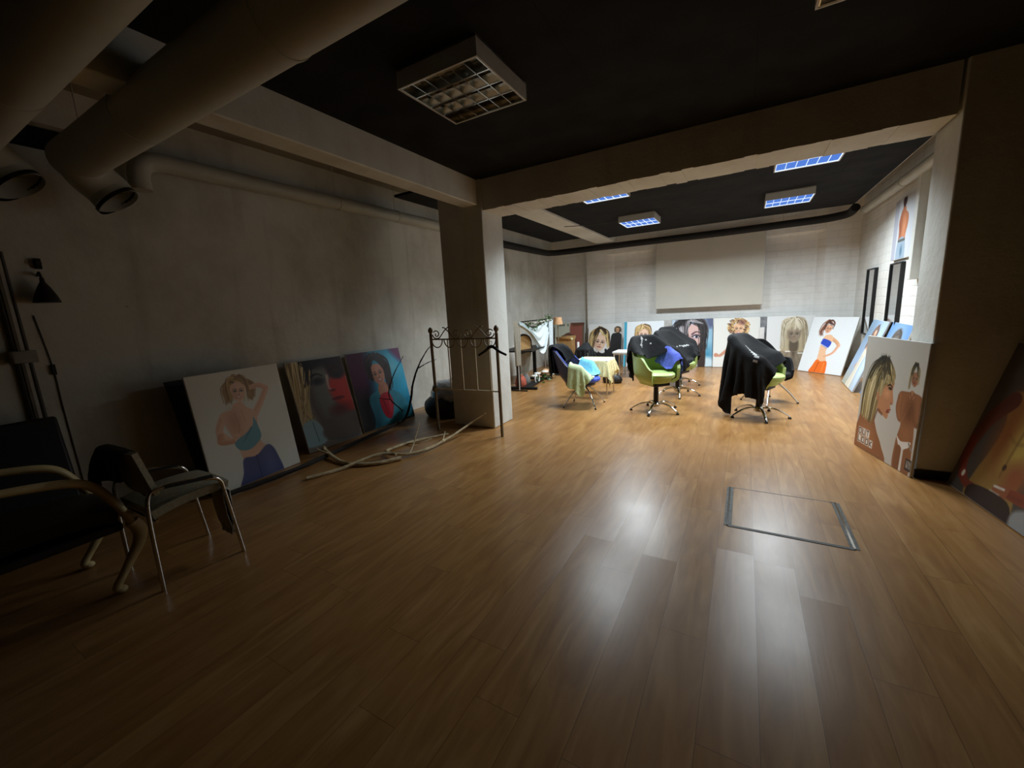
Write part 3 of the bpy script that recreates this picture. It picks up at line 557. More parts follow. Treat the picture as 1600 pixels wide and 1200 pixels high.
def art_bluebeach(p):
    p.a[:] = (150, 176, 206); p.ell(84, 70, 22, 70, (196, 216, 240), .8, 24); p.ell(12, 20, 30, 30, (110, 140, 166), .7, 30); p.ell(20, 120, 60, 30, (170, 178, 166), .8, 24)
    p.limb([(56, 52), (44, 72), (36, 80)], 9, 6, (206, 160, 128), SKD); p.poly([(42, 46), (58, 42), (66, 56), (62, 80), (66, 134), (30, 134), (40, 90)], (216, 212, 196), soft=2); p.stroke([(50, 60), (46, 120)], 2, 1.5, (170, 164, 142), .8); p.stroke([(56, 70), (60, 120)], 2, 1.5, (236, 234, 222), .8); p.ell(52, 42, 8, 8, (212, 168, 136)); p.face(54, 27, 10, (216, 170, 138), 12)
    p.hair([[(56, 10), (44, 16), (41, 36), (42, 48)], [(56, 10), (66, 18), (67, 34)]], 50, 2, [(96, 66, 56), (140, 104, 82), (70, 50, 46)], 2.4)
def art_bluedune(p):
    p.a[:] = (108, 152, 206); p.ell(50, 60, 36, 60, (150, 186, 226), .8, 24); p.poly([(28, 20), (50, 8), (70, 18), (76, 60), (70, 134), (22, 134), (24, 60)], (112, 106, 100), soft=6); p.face(50, 40, 13, (206, 160, 130)); p.hair([[(50, 12), (34, 22), (32, 60)], [(50, 12), (66, 22), (68, 60)]], 40, 2.5, [(90, 80, 74), (60, 54, 52)], 3)
def poster(art, p, label, group, bg=(226, 224, 214), res=120, thick=.02, edge='edge', z0=0):
    x, y, a, w, h, t = p
    root = thing('poster', label, 'poster', (x, y, z0), a, group)
    ct, st = math.cos(t), math.sin(t); lift = thick * st + .001
    def at(u, d, v): return (u, d * ct + v * st, v * ct - d * st + lift)       # u across, d depth (away from viewer), v up the board
    m = MB(); vs = [at(u, d, v) for u in (0, w) for d in (0, thick) for v in (0, h)]
    m.add(vs, [(0, 1, 3, 2), (4, 6, 7, 5), (0, 4, 5, 1), (2, 3, 7, 6), (0, 2, 6, 4), (1, 5, 7, 3)]); m.build('board', M[edge], root, bevel=.002)
    if art:
        P = Paint(w, h, res, bg); art(P); H, W = P.a.shape[:2]
        P.a += rng.normal(0, 2.2, P.a.shape)
        us = np.linspace(.004, w - .004, W); vv = np.linspace(h - .004, .004, H)
        G = np.empty((H, W, 3)); d = -.0015
        G[..., 0] = us[None, :]; G[..., 1] = d * ct + vv[:, None] * st; G[..., 2] = vv[:, None] * ct - d * st + lift
        q = MB().grid(G); o = q.build('print', M['ink'], root)
        at_ = o.data.color_attributes.new('ink', 'FLOAT_COLOR', 'POINT')
        c = np.ones((H * W, 4), np.float32); c[:, :3] = lin(np.clip(P.a, 0, 255)).reshape(-1, 3); at_.data.foreach_set('color', c.ravel())
    return root

# ------------------------------------------------------------------ the room
XL, XR, YB, YF, ZC, ZT = -4.6, 1.88, 10.4, -2.6, 3.03, 3.34
YC0, YC1 = 4.267, 4.746                                  # front and back of the middle column and cross beam
struct('floor', B(XL, YF, -.1, XR, YB + .4, 0), M['floor'], 'honey oak laminate floor of long boards', 'floor')
struct('wall_left', B(XL - .12, YF, 0, XL, .99, ZT).box(XL - .12, 1.38, 0, XL, YB + .4, ZT).box(XL - .12, .99, 0, XL, 1.38, 2.86).box(XL - .12, .99, 3.05, XL, 1.38, ZT), M['wall'], 'stained white plaster left wall', 'wall')
struct('wall_right', B(XR, YC0, 0, XR + .12, YB + .4, ZT), M['wallr'], 'white painted right wall of the far room', 'wall')
struct('wall_right_near', B(XR, YF, 0, XR + .12, YC0, ZT), M['walld'], 'unseen right wall of the near room, darkened to cut bounced light', 'wall')
struct('wall_front', B(XL, YF - .12, 0, XR, YF, ZT), M['walld'], 'unseen wall behind the viewer, darkened to cut bounced light', 'wall')
# back wall: pilasters and a shallow niche with splayed sides
struct('wall_back', B(XL, YB + .16, 0, XR, YB + .4, ZT), M['wallb'], 'white painted brick back wall', 'wall')
def prism(m, pts, z0, z1):
    n = len(pts); m.add([(x, y, z0) for x, y in pts] + [(x, y, z1) for x, y in pts], [tuple(range(n))[::-1], tuple(range(n, 2 * n))] + [(i, (i + 1) % n, n + (i + 1) % n, n + i) for i in range(n)]); return m
struct('trim_3', prism(MB(), [(-3.6, YB), (-3.12, YB), (-2.92, YB + .16), (-3.6, YB + .16)], 0, ZT), M['wallb'], 'white pilaster left on the back wall', 'pilaster')
struct('trim_4', prism(MB(), [(1.36, YB), (XR, YB), (XR, YB + .16), (1.24, YB + .16)], 0, ZT), M['wallb'], 'white pilaster in the right corner of the back wall', 'pilaster')
struct('trim_5', B(-3.12, YB + .04, 2.76, 1.36, YB + .16, ZT), M['wallb'], 'lintel over the back wall niches', 'lintel')
struct('ceiling', B(XL - .12, YF - .12, ZT, XR + .12, YB + .4, ZT + .1), M['conc'], 'bare concrete ceiling', 'ceiling')
struct('ceiling_panels_near', B(-2.81, YF, ZC, XR, YC0 + .02, ZC + .03), M['panel'], 'black ceiling panels over the near room', 'ceiling')
struct('ceiling_panels_far', B(-2.79, YC1 - .01, ZC, 1.6, 9.62, ZC + .03), M['panel'], 'black ceiling panels over the lit far room', 'ceiling')
struct('ceiling_panels_left', B(-4.03, 4.17, ZC, -3.42, 9.2, ZC + .03).box(-3.42, YC1, ZC, -3.21, 9.2, ZC + .03), M['panel'], 'black ceiling panels over the left aisle', 'ceiling')
struct('column', B(-3.41, YC0, 0, -2.76, YC1, ZT), M['pillar'], 'square white column in the middle of the room', 'column', bevel=.012)
m = MB()
for i in range(40):                                       # slightly chipped lower edges of the cross beam
    x0, x1 = -2.76 + i * .1, -2.76 + (i + 1) * .1
    m.box(x0, YC0 + .03, 2.69 + random.uniform(-.004, .006), x1 + .001, YC1 - .01, ZC + .02)
struct('cross_beam', m, M['pillar'], 'white concrete beam across the room', 'beam')
struct('side_beam', B(-3.02, YF, 2.75, -2.81, YC0, ZT), M['pillar'], 'white concrete beam running from the column towards the viewer', 'beam', bevel=.01)
struct('far_beam', B(-3.23, YC1, 3.0, -2.79, 10.0, ZT).box(-3.23, 10.0, 3.0, -2.79, YB + .16, ZT), M['pillar'], 'white beam between the ceiling panels of the far room', 'beam')
struct('right_pillar', B(1.262, YC0, 0, XR, YC1, ZT), M['pillar'], 'wide white pillar on the right', 'column', bevel=.008)
struct('pillar_foot_strip', B(1.25, YC0 - .012, 0, XR, YC0, .07), M['blackm'], 'dark strip at the foot of the right pillar', 'skirting')  # thin dark strip along the foot of the pillar

# camera
f = 630.946814; rx, ry, rz = 0.524382164, 0.179728348, -0.0535677089
Rm = Matrix.Rotation(0, 3, 'X')
cx, sx, cy, sy, cz, sz = math.cos(rx), math.sin(rx), math.cos(ry), math.sin(ry), math.cos(rz), math.sin(rz)
R = Matrix(((cz, -sz, 0), (sz, cz, 0), (0, 0, 1))) @ Matrix(((1, 0, 0), (0, cy, -sy), (0, sy, cy))) @ Matrix(((cx, 0, sx), (0, 1, 0), (-sx, 0, cx))) @ Matrix(((1, 0, 0), (0, 0, -1), (0, 1, 0)))
cam = bpy.data.cameras.new('camera'); co = bpy.data.objects.new('camera', cam); C.objects.link(co); S.camera = co
cam.sensor_fit = 'HORIZONTAL'; cam.sensor_width = 36; cam.lens = f / 1600 * 36; cam.clip_start = .02
co.matrix_world = Matrix.Translation((0, 0, 1.5)) @ Matrix((R[0], -R[1], -R[2])).transposed().to_4x4()

# ------------------------------------------------------------------ ceiling lights
LAMP_W = 52
def fixture(label, x, y, lit, group, power=1.1, spread=130):
    t = thing('ceiling_light', label, 'ceiling light', (x, y, 2.92), 0, group)
    h = .305; m = MB(); w = .012
    m.box(-h, -h, 0, h, -h + w, .108).box(-h, h - w, 0, h, h, .108).box(-h, -h + w, 0, -h + w, h - w, .108).box(h - w, -h + w, 0, h, h - w, .108).box(-h, -h, .1, h, h, .111)
    m.build('housing', M['steelw'], t)
    m = MB(); k = h - w
    for i in range(1, 4) if not lit else ():               # long V blades between the tubes
        yy = -k + 2 * k * i / 4; m.add([(-k, yy - .004, .004), (k, yy - .004, .004), (k, yy + .004, .004), (-k, yy + .004, .004), (-k, yy - .02, .06), (k, yy - .02, .06), (k, yy + .02, .06), (-k, yy + .02, .06)], [(0, 1, 2, 3), (4, 7, 6, 5), (0, 4, 5, 1), (3, 2, 6, 7), (0, 3, 7, 4), (1, 5, 6, 2)])
    if lit: m.box(-k, -.003, .004, k, .003, .012)
    for i in range(1, 6):
        xx = -k + 2 * k * i / 6; m.box(xx - .0022, -k, .004, xx + .0022, k, .012 if lit else .045)
    m.box(-k, -k, .002, k, -k + .006, .05).box(-k, k - .006, .002, k, k, .05).box(-k, -k, .002, -k + .006, k, .05).box(k - .006, -k, .002, k, k, .05)
    m.build('louvre', M['grid' if lit else 'mirror'], t)
    MB().add([(-k, -k, .098), (k, -k, .098), (k, k, .098), (-k, k, .098)], [(0, 1, 2, 3)]).build('reflector', M['mirror'], t)
    for i in range(4):
        yy = -k + 2 * k * (i + .5) / 4
        MB().tube([(-k, yy, .076), (k, yy, .076)], .013, 10).build('tube', M['tube' if lit else 'tubeoff'], t)
    if lit:
        B(-k, -k, .0125, k, k, .016).build('diffuser', M['glow'], t)
        L = bpy.data.lights.new('lamp', 'AREA'); L.shape = 'SQUARE'; L.size = .56; L.energy = LAMP_W * power; L.color = (.84, .94, 1.0); L.spread = math.radians(spread)
        lo = bpy.data.objects.new('lamp', L); C.objects.link(lo); lo.parent = t; lo.location = (0, 0, -.004)
    return t
G = 'square louvred ceiling lights'
fixture('switched-off square louvred ceiling light over the near room, left of the two', -1.675, 2.475, False, G)
fixture('switched-off louvred ceiling light cut by the top edge of the photo', .55, 2.55, False, G)
fixture('lit louvred light just behind the cross beam on the right', .53, 5.67, True, G)
fixture('lit louvred light just behind the cross beam on the left, mostly hidden', -1.70, 5.54, True, G)
fixture('lit louvred light near the back wall on the right', .51, 7.86, True, G, 2.2, 160)
fixture('lit louvred light near the back wall on the left', -1.70, 7.82, True, G, 2.2, 160)
tag(MB().tube([(-1.99, 7.7, 3.0), (-2.35, 7.6, 2.97), (-2.8, 7.5, 2.98), (-3.0, 7.45, 2.99)], .006, 6, smooth=5).build('light_cable', M['cable']), 'thin cable running from back left light to the far beam', 'cable')

# ------------------------------------------------------------------ pipes and ducts
def pipe(name, pts, r, m, label, cat='pipe', clamps=(), n=18, rods=()):
    t = thing(name, label, cat, pts[0])
    o = Vector(pts[0]); MB().tube([Vector(p) - o for p in pts], r, n, smooth=7).build('pipe_run', m, t)
    for c, ax in clamps:
        MB().tube([Vector(c) - o + Vector(((0, -.012, 0) if ax == 'y' else (-.012, 0, 0))), Vector(c) - o + Vector(((0, .012, 0) if ax == 'y' else (.012, 0, 0)))], r + .006, n).build('clamp', M['duct'], t)
    for c in rods: MB().tube([Vector(c) - o, Vector((c[0], c[1], ZT)) - o], .004, 6).build('hanger_rod', M['steelw'], t)
    return t
pipe('wall_pipe', [(-4.46, 1.66, 2.66), (-4.46, 1.66, 2.78), (-4.46, 1.70, 2.87), (-4.46, 1.82, 2.915), (-4.46, 2.1, 2.92), (-4.46, 3.4, 2.925), (-4.46, 5.9, 2.94)], .077, M['duct'], 'cream horizontal pipe along the top of the left wall', clamps=[((-4.46, 3.63, 2.926), 'y'), ((-4.46, 4.62, 2.934), 'y')], rods=[(-4.46, 3.6, 3.0), (-4.46, 4.6, 3.0)])
def duct(name, y, z, x1, label, r=.14, dy=.18):
    t = thing(name, label, 'duct', (XL, y, z))
    MB().tube([(x1 - XL, 0, 0), (.9, 0, 0), (.55, 0, 0), (.46, .01, -.02), (.41, dy * .35, -.09), (.40, dy * .8, -.17), (.43, dy, -.25)], r, 26, smooth=6, caps=False).build('duct_run', M['duct'], t)
    MB().tube([(.424, dy - .012, -.235), (.432, dy + .002, -.256)], r * 1.04, 26, caps=False).build('mouth_rim', M['blackm'], t)
    MB().lathe([(r * .98, 0), (r * .97, .004)], (.40, dy - .03, -.16), 26).build('mouth_grille', M['conc'], t)
    for q in (1.5, 2.9): MB().tube([(q - .012, 0, 0), (q + .012, 0, 0)], r + .005, 26).build('joint_band', M['duct'], t)
    MB().tube([(.62, 0, .1), (.62, 0, ZT - z)], .004, 6).build('hanger_rod', M['steelw'], t)
    return t
duct('ventilation_duct', 1.21, 2.72, 1.86, 'cream round duct crossing the ceiling, farther of the two, with down-turned mouth')
duct('ventilation_duct', .72, 2.72, 1.86, 'cream round duct crossing the ceiling, nearer of the two at the top left corner')
tag(B(XL - .118, 1.0, 2.87, XL - .08, 1.37, 3.04).build('vent_opening', M['dark']), 'dark rectangular vent opening high in the left wall between the ducts', 'vent')
pipe('lagged_pipe', [(-4.44, 5.93, 2.90), (-4.44, 7.0, 2.87), (-4.44, 9.5, 2.885), (-4.40, 9.95, 2.90), (-4.2, 10.12, 2.91), (-3.7, 10.17, 2.915), (-2.0, 10.17, 2.91), (-.6, 10.17, 2.90), (.6, 10.17, 2.91), (1.2, 10.16, 2.915), (1.5, 10.1, 2.93), (1.62, 10.0, 2.95), (1.66, 9.8, 3.0)], .072, M['hose'], 'black lagged pipe wrapping round the far room under the ceiling', rods=[(-4.44, 7.5, 2.9), (-2.0, 10.17, 2.95), (.6, 10.17, 2.95)])
pipe('wall_pipe', [(1.77, 9.72, 2.92), (1.77, 8.0, 2.915), (1.77, 4.78, 2.91)], .066, M['duct'], 'cream pipe along the top of the right wall of the far room', clamps=[((1.77, 9.6, 2.92), 'y'), ((1.77, 7.6, 2.914), 'y')])
struct('trim_1', B(1.6, YC1, ZC + .03, 1.64, 9.62, ZT), M['wall'])
# cables, boxes and a small fitting on the left wall
def vcable(name, y0, y1, z0, z1, r, label, m='cable'):
    return tag(MB().tube([(XL + r, y0, z1), (XL + r, y0 + (y1 - y0) * .4, z0 + (z1 - z0) * .6), (XL + r, y1, z0)], r, 8, smooth=4).build(name, M[m]), label, 'cable')
vcable('wall_conduit', .76, .765, 0, 2.3, .016, 'thick dark conduit running down the left wall, left of the thinner one')
vcable('wall_conduit', .82, .83, 0, 2.1, .012, 'dark conduit running down the left wall beside the thicker one')
vcable('wall_conduit', .79, .79, .6, 2.3, .022, 'pale plastic conduit between the two dark conduits on left wall', 'plast')
t = thing('lamp_cord', 'thin dark cord with an inline switch hanging on the left wall', 'cord', (XL, .93, .6)); MB().tube([(.006, -.03, 1.05), (.006, .0, .65), (.006, .0, .3), (.006, .01, -.55)], .004, 6, smooth=5).build('wire', M['cable'], t); B(0, -.012, .6, .024, .012, .68).build('switch', M['blackv'], t, bevel=.004)
t = thing('junction_box', 'pale junction box across the conduits on the left wall', 'box', (XL, .79, 1.31)); B(0, -.06, 0, .07, .07, .09).build('box_body', M['plast'], t, bevel=.006); B(.07, -.05, .008, .074, .06, .082).build('box_cover', M['plast'], t)
t = thing('wall_lamp', 'small dark bell-shaped wall lamp on the left wall', 'lamp', (XL, .97, 1.74)); MB().lathe([(.075, 0), (.06, .05), (.035, .11), (.014, .15), (.012, .18)], (.09, 0, .0), 18).build('lamp_shade', M['bagm'], t); MB().tube([(0, 0, .2), (.06, 0, .22), (.09, 0, .17)], .008, 8, smooth=4).build('bracket', M['blackm'], t)
t = thing('wall_bracket', 'small black fitting above the wall lamp', 'bracket', (XL, .985, 1.99)); B(0, -.018, 0, .03, .018, .075).build('plate', M['blackm'], t, bevel=.004); MB().lathe([(.012, 0), (.015, .02)], (.03, 0, .04), 10, axis='x').build('knob', M['bagm'], t)

# ------------------------------------------------------------------ things on the back and right walls
t = thing('projection_screen', 'large blank cream screen board hung on the back wall', 'screen', (-.775, YB + .10, 1.35))
B(-1.1, -.135, 0, 1.1, -.1, 1.6).build('screen_board', M['screen'], t, bevel=.004); B(-1.09, -.1, .02, 1.09, -.085, 1.58).build('backing', M['edge'], t)
for x in (-.9, .9): B(x - .03, -.086, 1.3, x + .03, .0598, 1.36).build('wall_bracket', M['steelw'], t)
def wall_mirror(label, y, w, z0, z1):
    t = thing('wall_mirror', label, 'mirror', (XR, y, z0)); h = z1 - z0; e = .022
    m = MB(); m.box(-.05, -w / 2, 0, 0, -w / 2 + e, h).box(-.05, w / 2 - e, 0, 0, w / 2, h).box(-.05, -w / 2 + e, 0, 0, w / 2 - e, e).box(-.05, -w / 2 + e, h - e, 0, w / 2 - e, h)
    m.build('frame', M['blackm'], t, bevel=.004); B(-.03, -w / 2 + e, e, -.012, w / 2 - e, h - e).build('glass', M['glass'], t)
G = 'narrow black framed mirrors'
wall_mirror('tall narrow black-framed mirror on the right wall, the farther one', 9.18, .52, .76, 1.88)
wall_mirror('tall narrow black-framed mirror on the right wall, the one nearer the pillar', 7.86, .52, .76, 1.88)
t = thing('wall_canvas', 'canvas print of a bare back and jeans high on the right wall', 'picture', (XR, 8.15, 1.92))
B(-.04, -.85, 0, 0, 0, .82).build('canvas', M['edge'], t)
def art_canvas(p):
    p.a[:] = (202, 206, 212); p.poly([(0, 0), (22, 0), (20, 100), (0, 100)], (170, 172, 184), curve=False); p.ell(47, 6, 9, 9, (52, 30, 40)); p.ell(46, 14, 5, 7, (60, 36, 40))
    p.poly([(42, 16), (54, 16), (56, 22), (68, 28), (72, 40), (64, 60), (62, 68), (32, 68), (32, 54), (26, 38), (32, 26)], (188, 118, 84)); p.ell(54, 46, 8, 20, (214, 150, 112), .6, 9); p.ell(36, 46, 6, 18, (130, 76, 58), .6, 8)
    p.poly([(31, 66), (63, 66), (66, 102), (27, 102)], (150, 168, 184), soft=2); p.stroke([(31, 67), (63, 67)], 4, 4, (92, 96, 92)); p.ell(50, 84, 6, 9, (84, 120, 140), .8, 5)
P = Paint(.84, .81, 110, (202, 206, 212)); art_canvas(P); H_, W_ = P.a.shape[:2]; Gd = np.empty((H_, W_, 3)); Gd[..., 0] = -.0415; Gd[..., 1] = np.linspace(-.005, -.845, W_)[None, :]; Gd[..., 2] = np.linspace(.815, .005, H_)[:, None]
o = MB().grid(Gd).build('print', M['ink'], t); ca = o.data.color_attributes.new('ink', 'FLOAT_COLOR', 'POINT'); cc = np.ones((H_ * W_, 4), np.float32); cc[:, :3] = lin(np.clip(P.a, 0, 255)).reshape(-1, 3); ca.data.foreach_set('color', cc.ravel())
struct('trim_2', B(XR - .1, 7.0, 1.62, XR, 7.12, 2.92), M['pillar'], 'square cream boxing on the right wall beside the canvas print', 'boxing', bevel=.004)

# ------------------------------------------------------------------ posters
GL, GB, GR = 'posters leaning on the left wall', 'posters leaning on the back wall', 'posters leaning along the right wall'
poster(art_denim, (-4.024, 1.585, 1.682, .872, 1.09, .125), 'white poster of a blonde woman in teal top and jeans, leaning on left wall', GL, (216, 214, 200), 210)
poster(None, (-4.12, 1.56, 1.66, .86, 1.08, .30), 'blank board leaning behind the teal-top poster on the left wall', GL, edge='edged')
poster(art_redface, (-4.277, 2.672, 1.576, .751, 1.067, .227), 'poster of a close-up face half lit red, leaning on the left wall', GL, (120, 110, 100), 170)
poster(art_bluewoman, (-4.317, 3.489, 1.54, .93, 1.065, .20), 'poster of a smiling woman on turquoise and purple, leaning on the left wall', GL, (36, 120, 150), 170)
poster(art_redroom, (-4.50, 10.18, .02, .84, 1.1, .13), 'poster of a smiling woman before a dark red panel, in the back left corner', GB, res=110)
poster(art_twofig, (-3.50, 10.02, .06, .86, 1.06, .20), 'white poster of a streaked-haired woman plus a small dark-dressed figure', GB, (230, 232, 232), 120)
poster(art_teal, (-2.52, 9.80, .12, .92, 1.1, .22), 'white poster with teal stripe and short-haired blonde woman', GB, (226, 232, 236), 110)
poster(None, (-1.90, 10.28, .03, .42, 1.08, .09), 'blank white board leaning behind the dark-haired close-up poster', GB)
poster(art_closeup, (-1.43, 9.98, .19, .87, 1.1, .18), 'poster close-up of a dark-haired face on icy blue', GB, (150, 170, 196), 130, edge='edged')
poster(art_curly, (-.575, 10.08, .10, .91, 1.1, .20), 'white poster of a curly blonde woman behind the right black-draped chair', GB, (232, 232, 226), 120)
t = poster(None, (.24, 10.33, 0, .2, 1.08, .05), 'narrow grey marbled board between the curly and bob posters', GB, edge='marble')
t = poster(None, (.30, 10.22, 0, .09, .86, .05), 'slim white strip board standing before the grey marbled board', GB, edge='white')
poster(art_bob, (.43, 10.05, .02, .84, 1.1, .17), 'poster of a sepia woman with a blonde bob and hands at her chin', GB, res=120)
poster(None, (.98, 10.2, .0, .34, .66, .16), 'olive board tucked behind the orange trousers poster', GB, edge='olive')
poster(art_orange, (.982, 9.868, -.784, .843, 1.102, .311), 'white poster of a woman in blue top and orange trousers', GB, res=120)
poster(art_bluebeach, (1.50, 8.70, -1.60, .95, 1.1, .316), 'pale blue poster leaning steeply on the right wall beneath the mirrors', GR, res=110)
poster(art_bluedune, (1.555, 7.70, -1.59, .90, 1.09, .27), 'bright blue poster half hidden behind the lettered blonde poster', GR, res=90)
poster(art_outlook, (1.012, 5.03, -1.315, .825, 1.085, .025), 'poster lettered OUT LOOK of a streaked blonde profile, against the right pillar', GR, (204, 202, 194), 210)
poster(art_torso, (1.425, 4.20, -1.46, .85, 1.12, .24), 'dim poster of a bare painted torso cut by the right edge of the photo', GR, (74, 66, 60), 150)

# ------------------------------------------------------------------ chairs
def smooth(e0, e1, x): t = np.clip((x - e0) / (e1 - e0), 0, 1); return t * t * (3 - 2 * t)
def shell_grid(rx, ry, zb, zs, back, arm, front, pm, lean=.10, nphi=45, ns=14):
    """tub shell, open towards +X; zs is the seat height where the wall starts to rise"""
    P = np.empty((nphi, ns, 3))
    for i, ph in enumerate(np.linspace(-pm, pm, nphi)):
        a = abs(ph); top = back + (arm - back) * smooth(math.radians(38), math.radians(82), a); top = top + (front - top) * smooth(math.radians(98), pm, a)
        for j, s in enumerate(np.linspace(0, 1, ns)):
            z = zb + (top - zb) * s; k = .72 + .28 * float(smooth(0, .34, s)) + .05 * s
            P[i, j] = (-math.cos(ph) * rx * k - lean * max(0, z - zs) * max(0, math.cos(ph)) * 1.6, math.sin(ph) * ry * k, z)
    return P
def rim(Pg, loc, rz, step=4):
    Mx = np.array(xf(loc, rz)); Q = Pg.reshape(-1, 3) @ Mx[:3, :3].T + Mx[:3, 3]; return Q.reshape(Pg.shape)
def chair_sdf(Pg, loc, rz, seat_z, seat_r, extra=(), cr=.058):
    Q = rim(Pg, loc, rz); seg = []
    idx = list(range(0, Q.shape[0], 4)); J = Q.shape[1] - 1
    for a, b in zip(idx[:-1], idx[1:]): seg.append((Q[a, J], Q[b, J], cr)); seg.append((Q[a, J * 2 // 3], Q[b, J * 2 // 3], cr)); seg.append((Q[a, J // 3], Q[b, J // 3], cr))
    for a in idx: seg.append((Q[a, J // 8], Q[a, J], cr))
    c = np.array([loc[0], loc[1], seat_z])
    A = np.array([s[0] for s in seg]); D = np.array([s[1] for s in seg]) - A; r = np.array([s[2] for s in seg]); DD = (D * D).sum(1) + 1e-12
    def sdf(P):
        w = P[:, None, :] - A[None]; t = np.clip((w * D[None]).sum(2) / DD, 0, 1); d = (np.linalg.norm(w - t[..., None] * D[None], axis=2) - r).min(1)
        q = P - c; cy = np.stack([np.hypot(q[:, 0], q[:, 1]) - seat_r, np.abs(q[:, 2]) - .08], 1)
        d = np.minimum(d, np.linalg.norm(np.maximum(cy, 0), axis=1) + np.minimum(cy.max(1), 0) - .015)
        for e in extra: d = np.minimum(d, e(P))
        return d
    return sdf
TUB = shell_grid(.255, .26, .42, .55, .99, .79, .61, math.radians(132))
def salon_chair(label, x, y, rz, base_rz=0, first=[None]):
    if first[0] is None:
        t = thing('salon_chair', label, 'chair', (x, y, 0), rz, 'lime green swivel salon chairs'); first[0] = t
        m = MB().slab(TUB, .04); m.lathe([(.05, .415), (.13, .408), (.185, .42), (.203, .45), (.2, .49)], n=32, sy=1.04); m.build('shell', M['green'], t)
        MB().lathe([(.16, .48), (.216, .487), (.228, .51), (.226, .538), (.205, .555), (.12, .563), (.001, .566)], (.025, 0, 0), 36, sx=1.06, sy=.98).build('seat_cushion', M['green'], t)
        MB().box(-.14, -.12, .37, .14, .12, .415).build('seat_plate', M['blackm'], t, bevel=.01)
        MB().lathe([(.04, .085), (.042, .12), (.035, .125), (.031, .385)], n=20).build('pedestal', M['blackm'], t)
        hub = MB().lathe([(.034, .06), (.055, .075), (.058, .105), (.045, .12), (.034, .13)], n=20).build('hub', M['chrome'], t)
        for k in range(5):
            q = 2 * PI * k / 5 + .3; c, s = math.cos(q), math.sin(q)
            l = MB().tube([(c * .03, s * .03, .105), (c * .12, s * .12, .118), (c * .22, s * .22, .095), (c * .31, s * .31, .045), (c * .335, s * .335, .022)], [.02, .02, .018, .015, .012], 10, smooth=5, flat=.6).build('leg', M['chrome'], t)
            MB().lathe([(.02, 0), (.021, .012), (.012, .024)], (c * .335, s * .335, 0), 12).build('glide', M['blackm'], l)
        return t
    return dup(first[0], label, (x, y, 0), rz)
ch1 = salon_chair('lime green salon chair nearest the viewer, facing right with royal blue towel on its arm', -1.03, 5.80, math.radians(-41))
ch2 = salon_chair('lime green salon chair just behind the one with the blue towel, under black gown', -.90, 6.95, math.radians(-22))
ch3 = salon_chair('lime green salon chair on the right, nearly covered by a black gown', .21, 5.90, math.radians(-22))
ch2b = salon_chair('mostly hidden lime green salon chair, farthest behind the left pair', -.98, 7.85, math.radians(-22))

SHELL4 = shell_grid(.27, .285, .32, .43, .88, .625, .46, math.radians(128), lean=.22) - np.array((.05, 0, 0))
def four_leg_chair(label, x, y, rz, shellm='navy', seatm='blue', trim=True):
    t = thing('shell_chair', label, 'chair', (x, y, 0), rz)
    m = MB().slab(SHELL4, .03); m.lathe([(.05, .315), (.14, .308), (.2, .318), (.222, .345), (.215, .38)], (-.05, 0, 0), n=30, sy=1.05); m.build('shell', M[shellm], t)
    MB().lathe([(.18, .37), (.238, .38), (.252, .405), (.246, .43), (.2, .442), (.001, .446)], (-.02, 0, 0), 34, sx=1.08).build('seat_cushion', M[seatm], t)
    if trim: MB().tube([tuple(p) for p in SHELL4[::2, -1]], .008, 8).build('edge_piping', M['tblue' if shellm == 'navy' else 'blackm'], t)
    MB().lathe([(.05, .285), (.055, .3), (.05, .316)], n=16).build('hub', M['chrome'], t)
    for k in range(4):
        q = PI / 4 + k * PI / 2; c, s = math.cos(q), math.sin(q)
        l = MB().tube([(c * .02, s * .02, .297), (c * .12, s * .12, .262), (c * .24, s * .24, .15), (c * .35, s * .35, .014)], [.012, .012, .011, .01], 10, smooth=6).build('leg', M['chrome'], t)
        MB().lathe([(.014, 0), (.014, .012), (.011, .02)], (c * .35, s * .35, 0), 10).build('foot_cap', M['blackm'], l)
    return t
blue_loc, blue_rz = (-2.10, 5.84, 0), math.radians(2)
four_leg_chair('blue shell chair on four splayed chrome legs with sage towel over its arm', -2.10, 5.84, blue_rz)
four_leg_chair('dark shell chair on four splayed legs, hidden behind the right black-draped salon chair', .36, 6.80, math.radians(-50), 'gown', 'gown', False)

# gowns and towels, draped over the chairs
def gown(label, sdf, P0, m, t=.005, name='gown', cat='gown', group=None, logo=None, steps=120, **k):
    P = drape(P0, sdf, steps=steps, **k); mb = MB(); mb.slab(P, t)
    if logo:
        a, b = P.shape[:2]; nf = (a - 1) * (b - 1)
        for i in range(a - 1):
            for j in range(b - 1):
                if logo(i / a, j / b): mb.mi[(i * (b - 1) + j) * 2] = 1; mb.mi[(i * (b - 1) + j) * 2 + 1] = 1
    o = mb.build(name, [M[m], M['logo']], angle=180); q = o.modifiers.new('sub', 'SUBSURF'); q.levels = 1; q.render_levels = 1
    return tag(o, label, cat, group)
GG = 'black hairdressing gowns'
def wl(loc, rz, lx, ly): c, s = math.cos(rz), math.sin(rz); return loc[0] + lx * c - ly * s, loc[1] + lx * s + ly * c
def place(loc, rz, lx, ly, z, sx, sy, n, mm, turn=0): x, y = wl(loc, rz, lx, ly); return sheet0(x, y, z, sx, sy, n, mm, rz + turn)
lg = lambda i, j: (abs(i - .70 - .06 * math.sin(j * 23)) < .02 and .3 < j < .6 and (int(j * 70) % 4) < 3) 
c1 = ((-1.03, 5.80, 0), math.radians(-41)); s1 = chair_sdf(TUB, *c1, .50, .22)
gown('black gown draped over the back of the nearest lime chair, hanging low on its left', s1, place(*c1, -.38, -.05, 1.075, .92, .70, 40, 32, .12), 'gown', group=GG, logo=lg)
c2 = ((-.90, 6.95, 0), math.radians(-22)); s2 = chair_sdf(TUB, *c2, .50, .22)
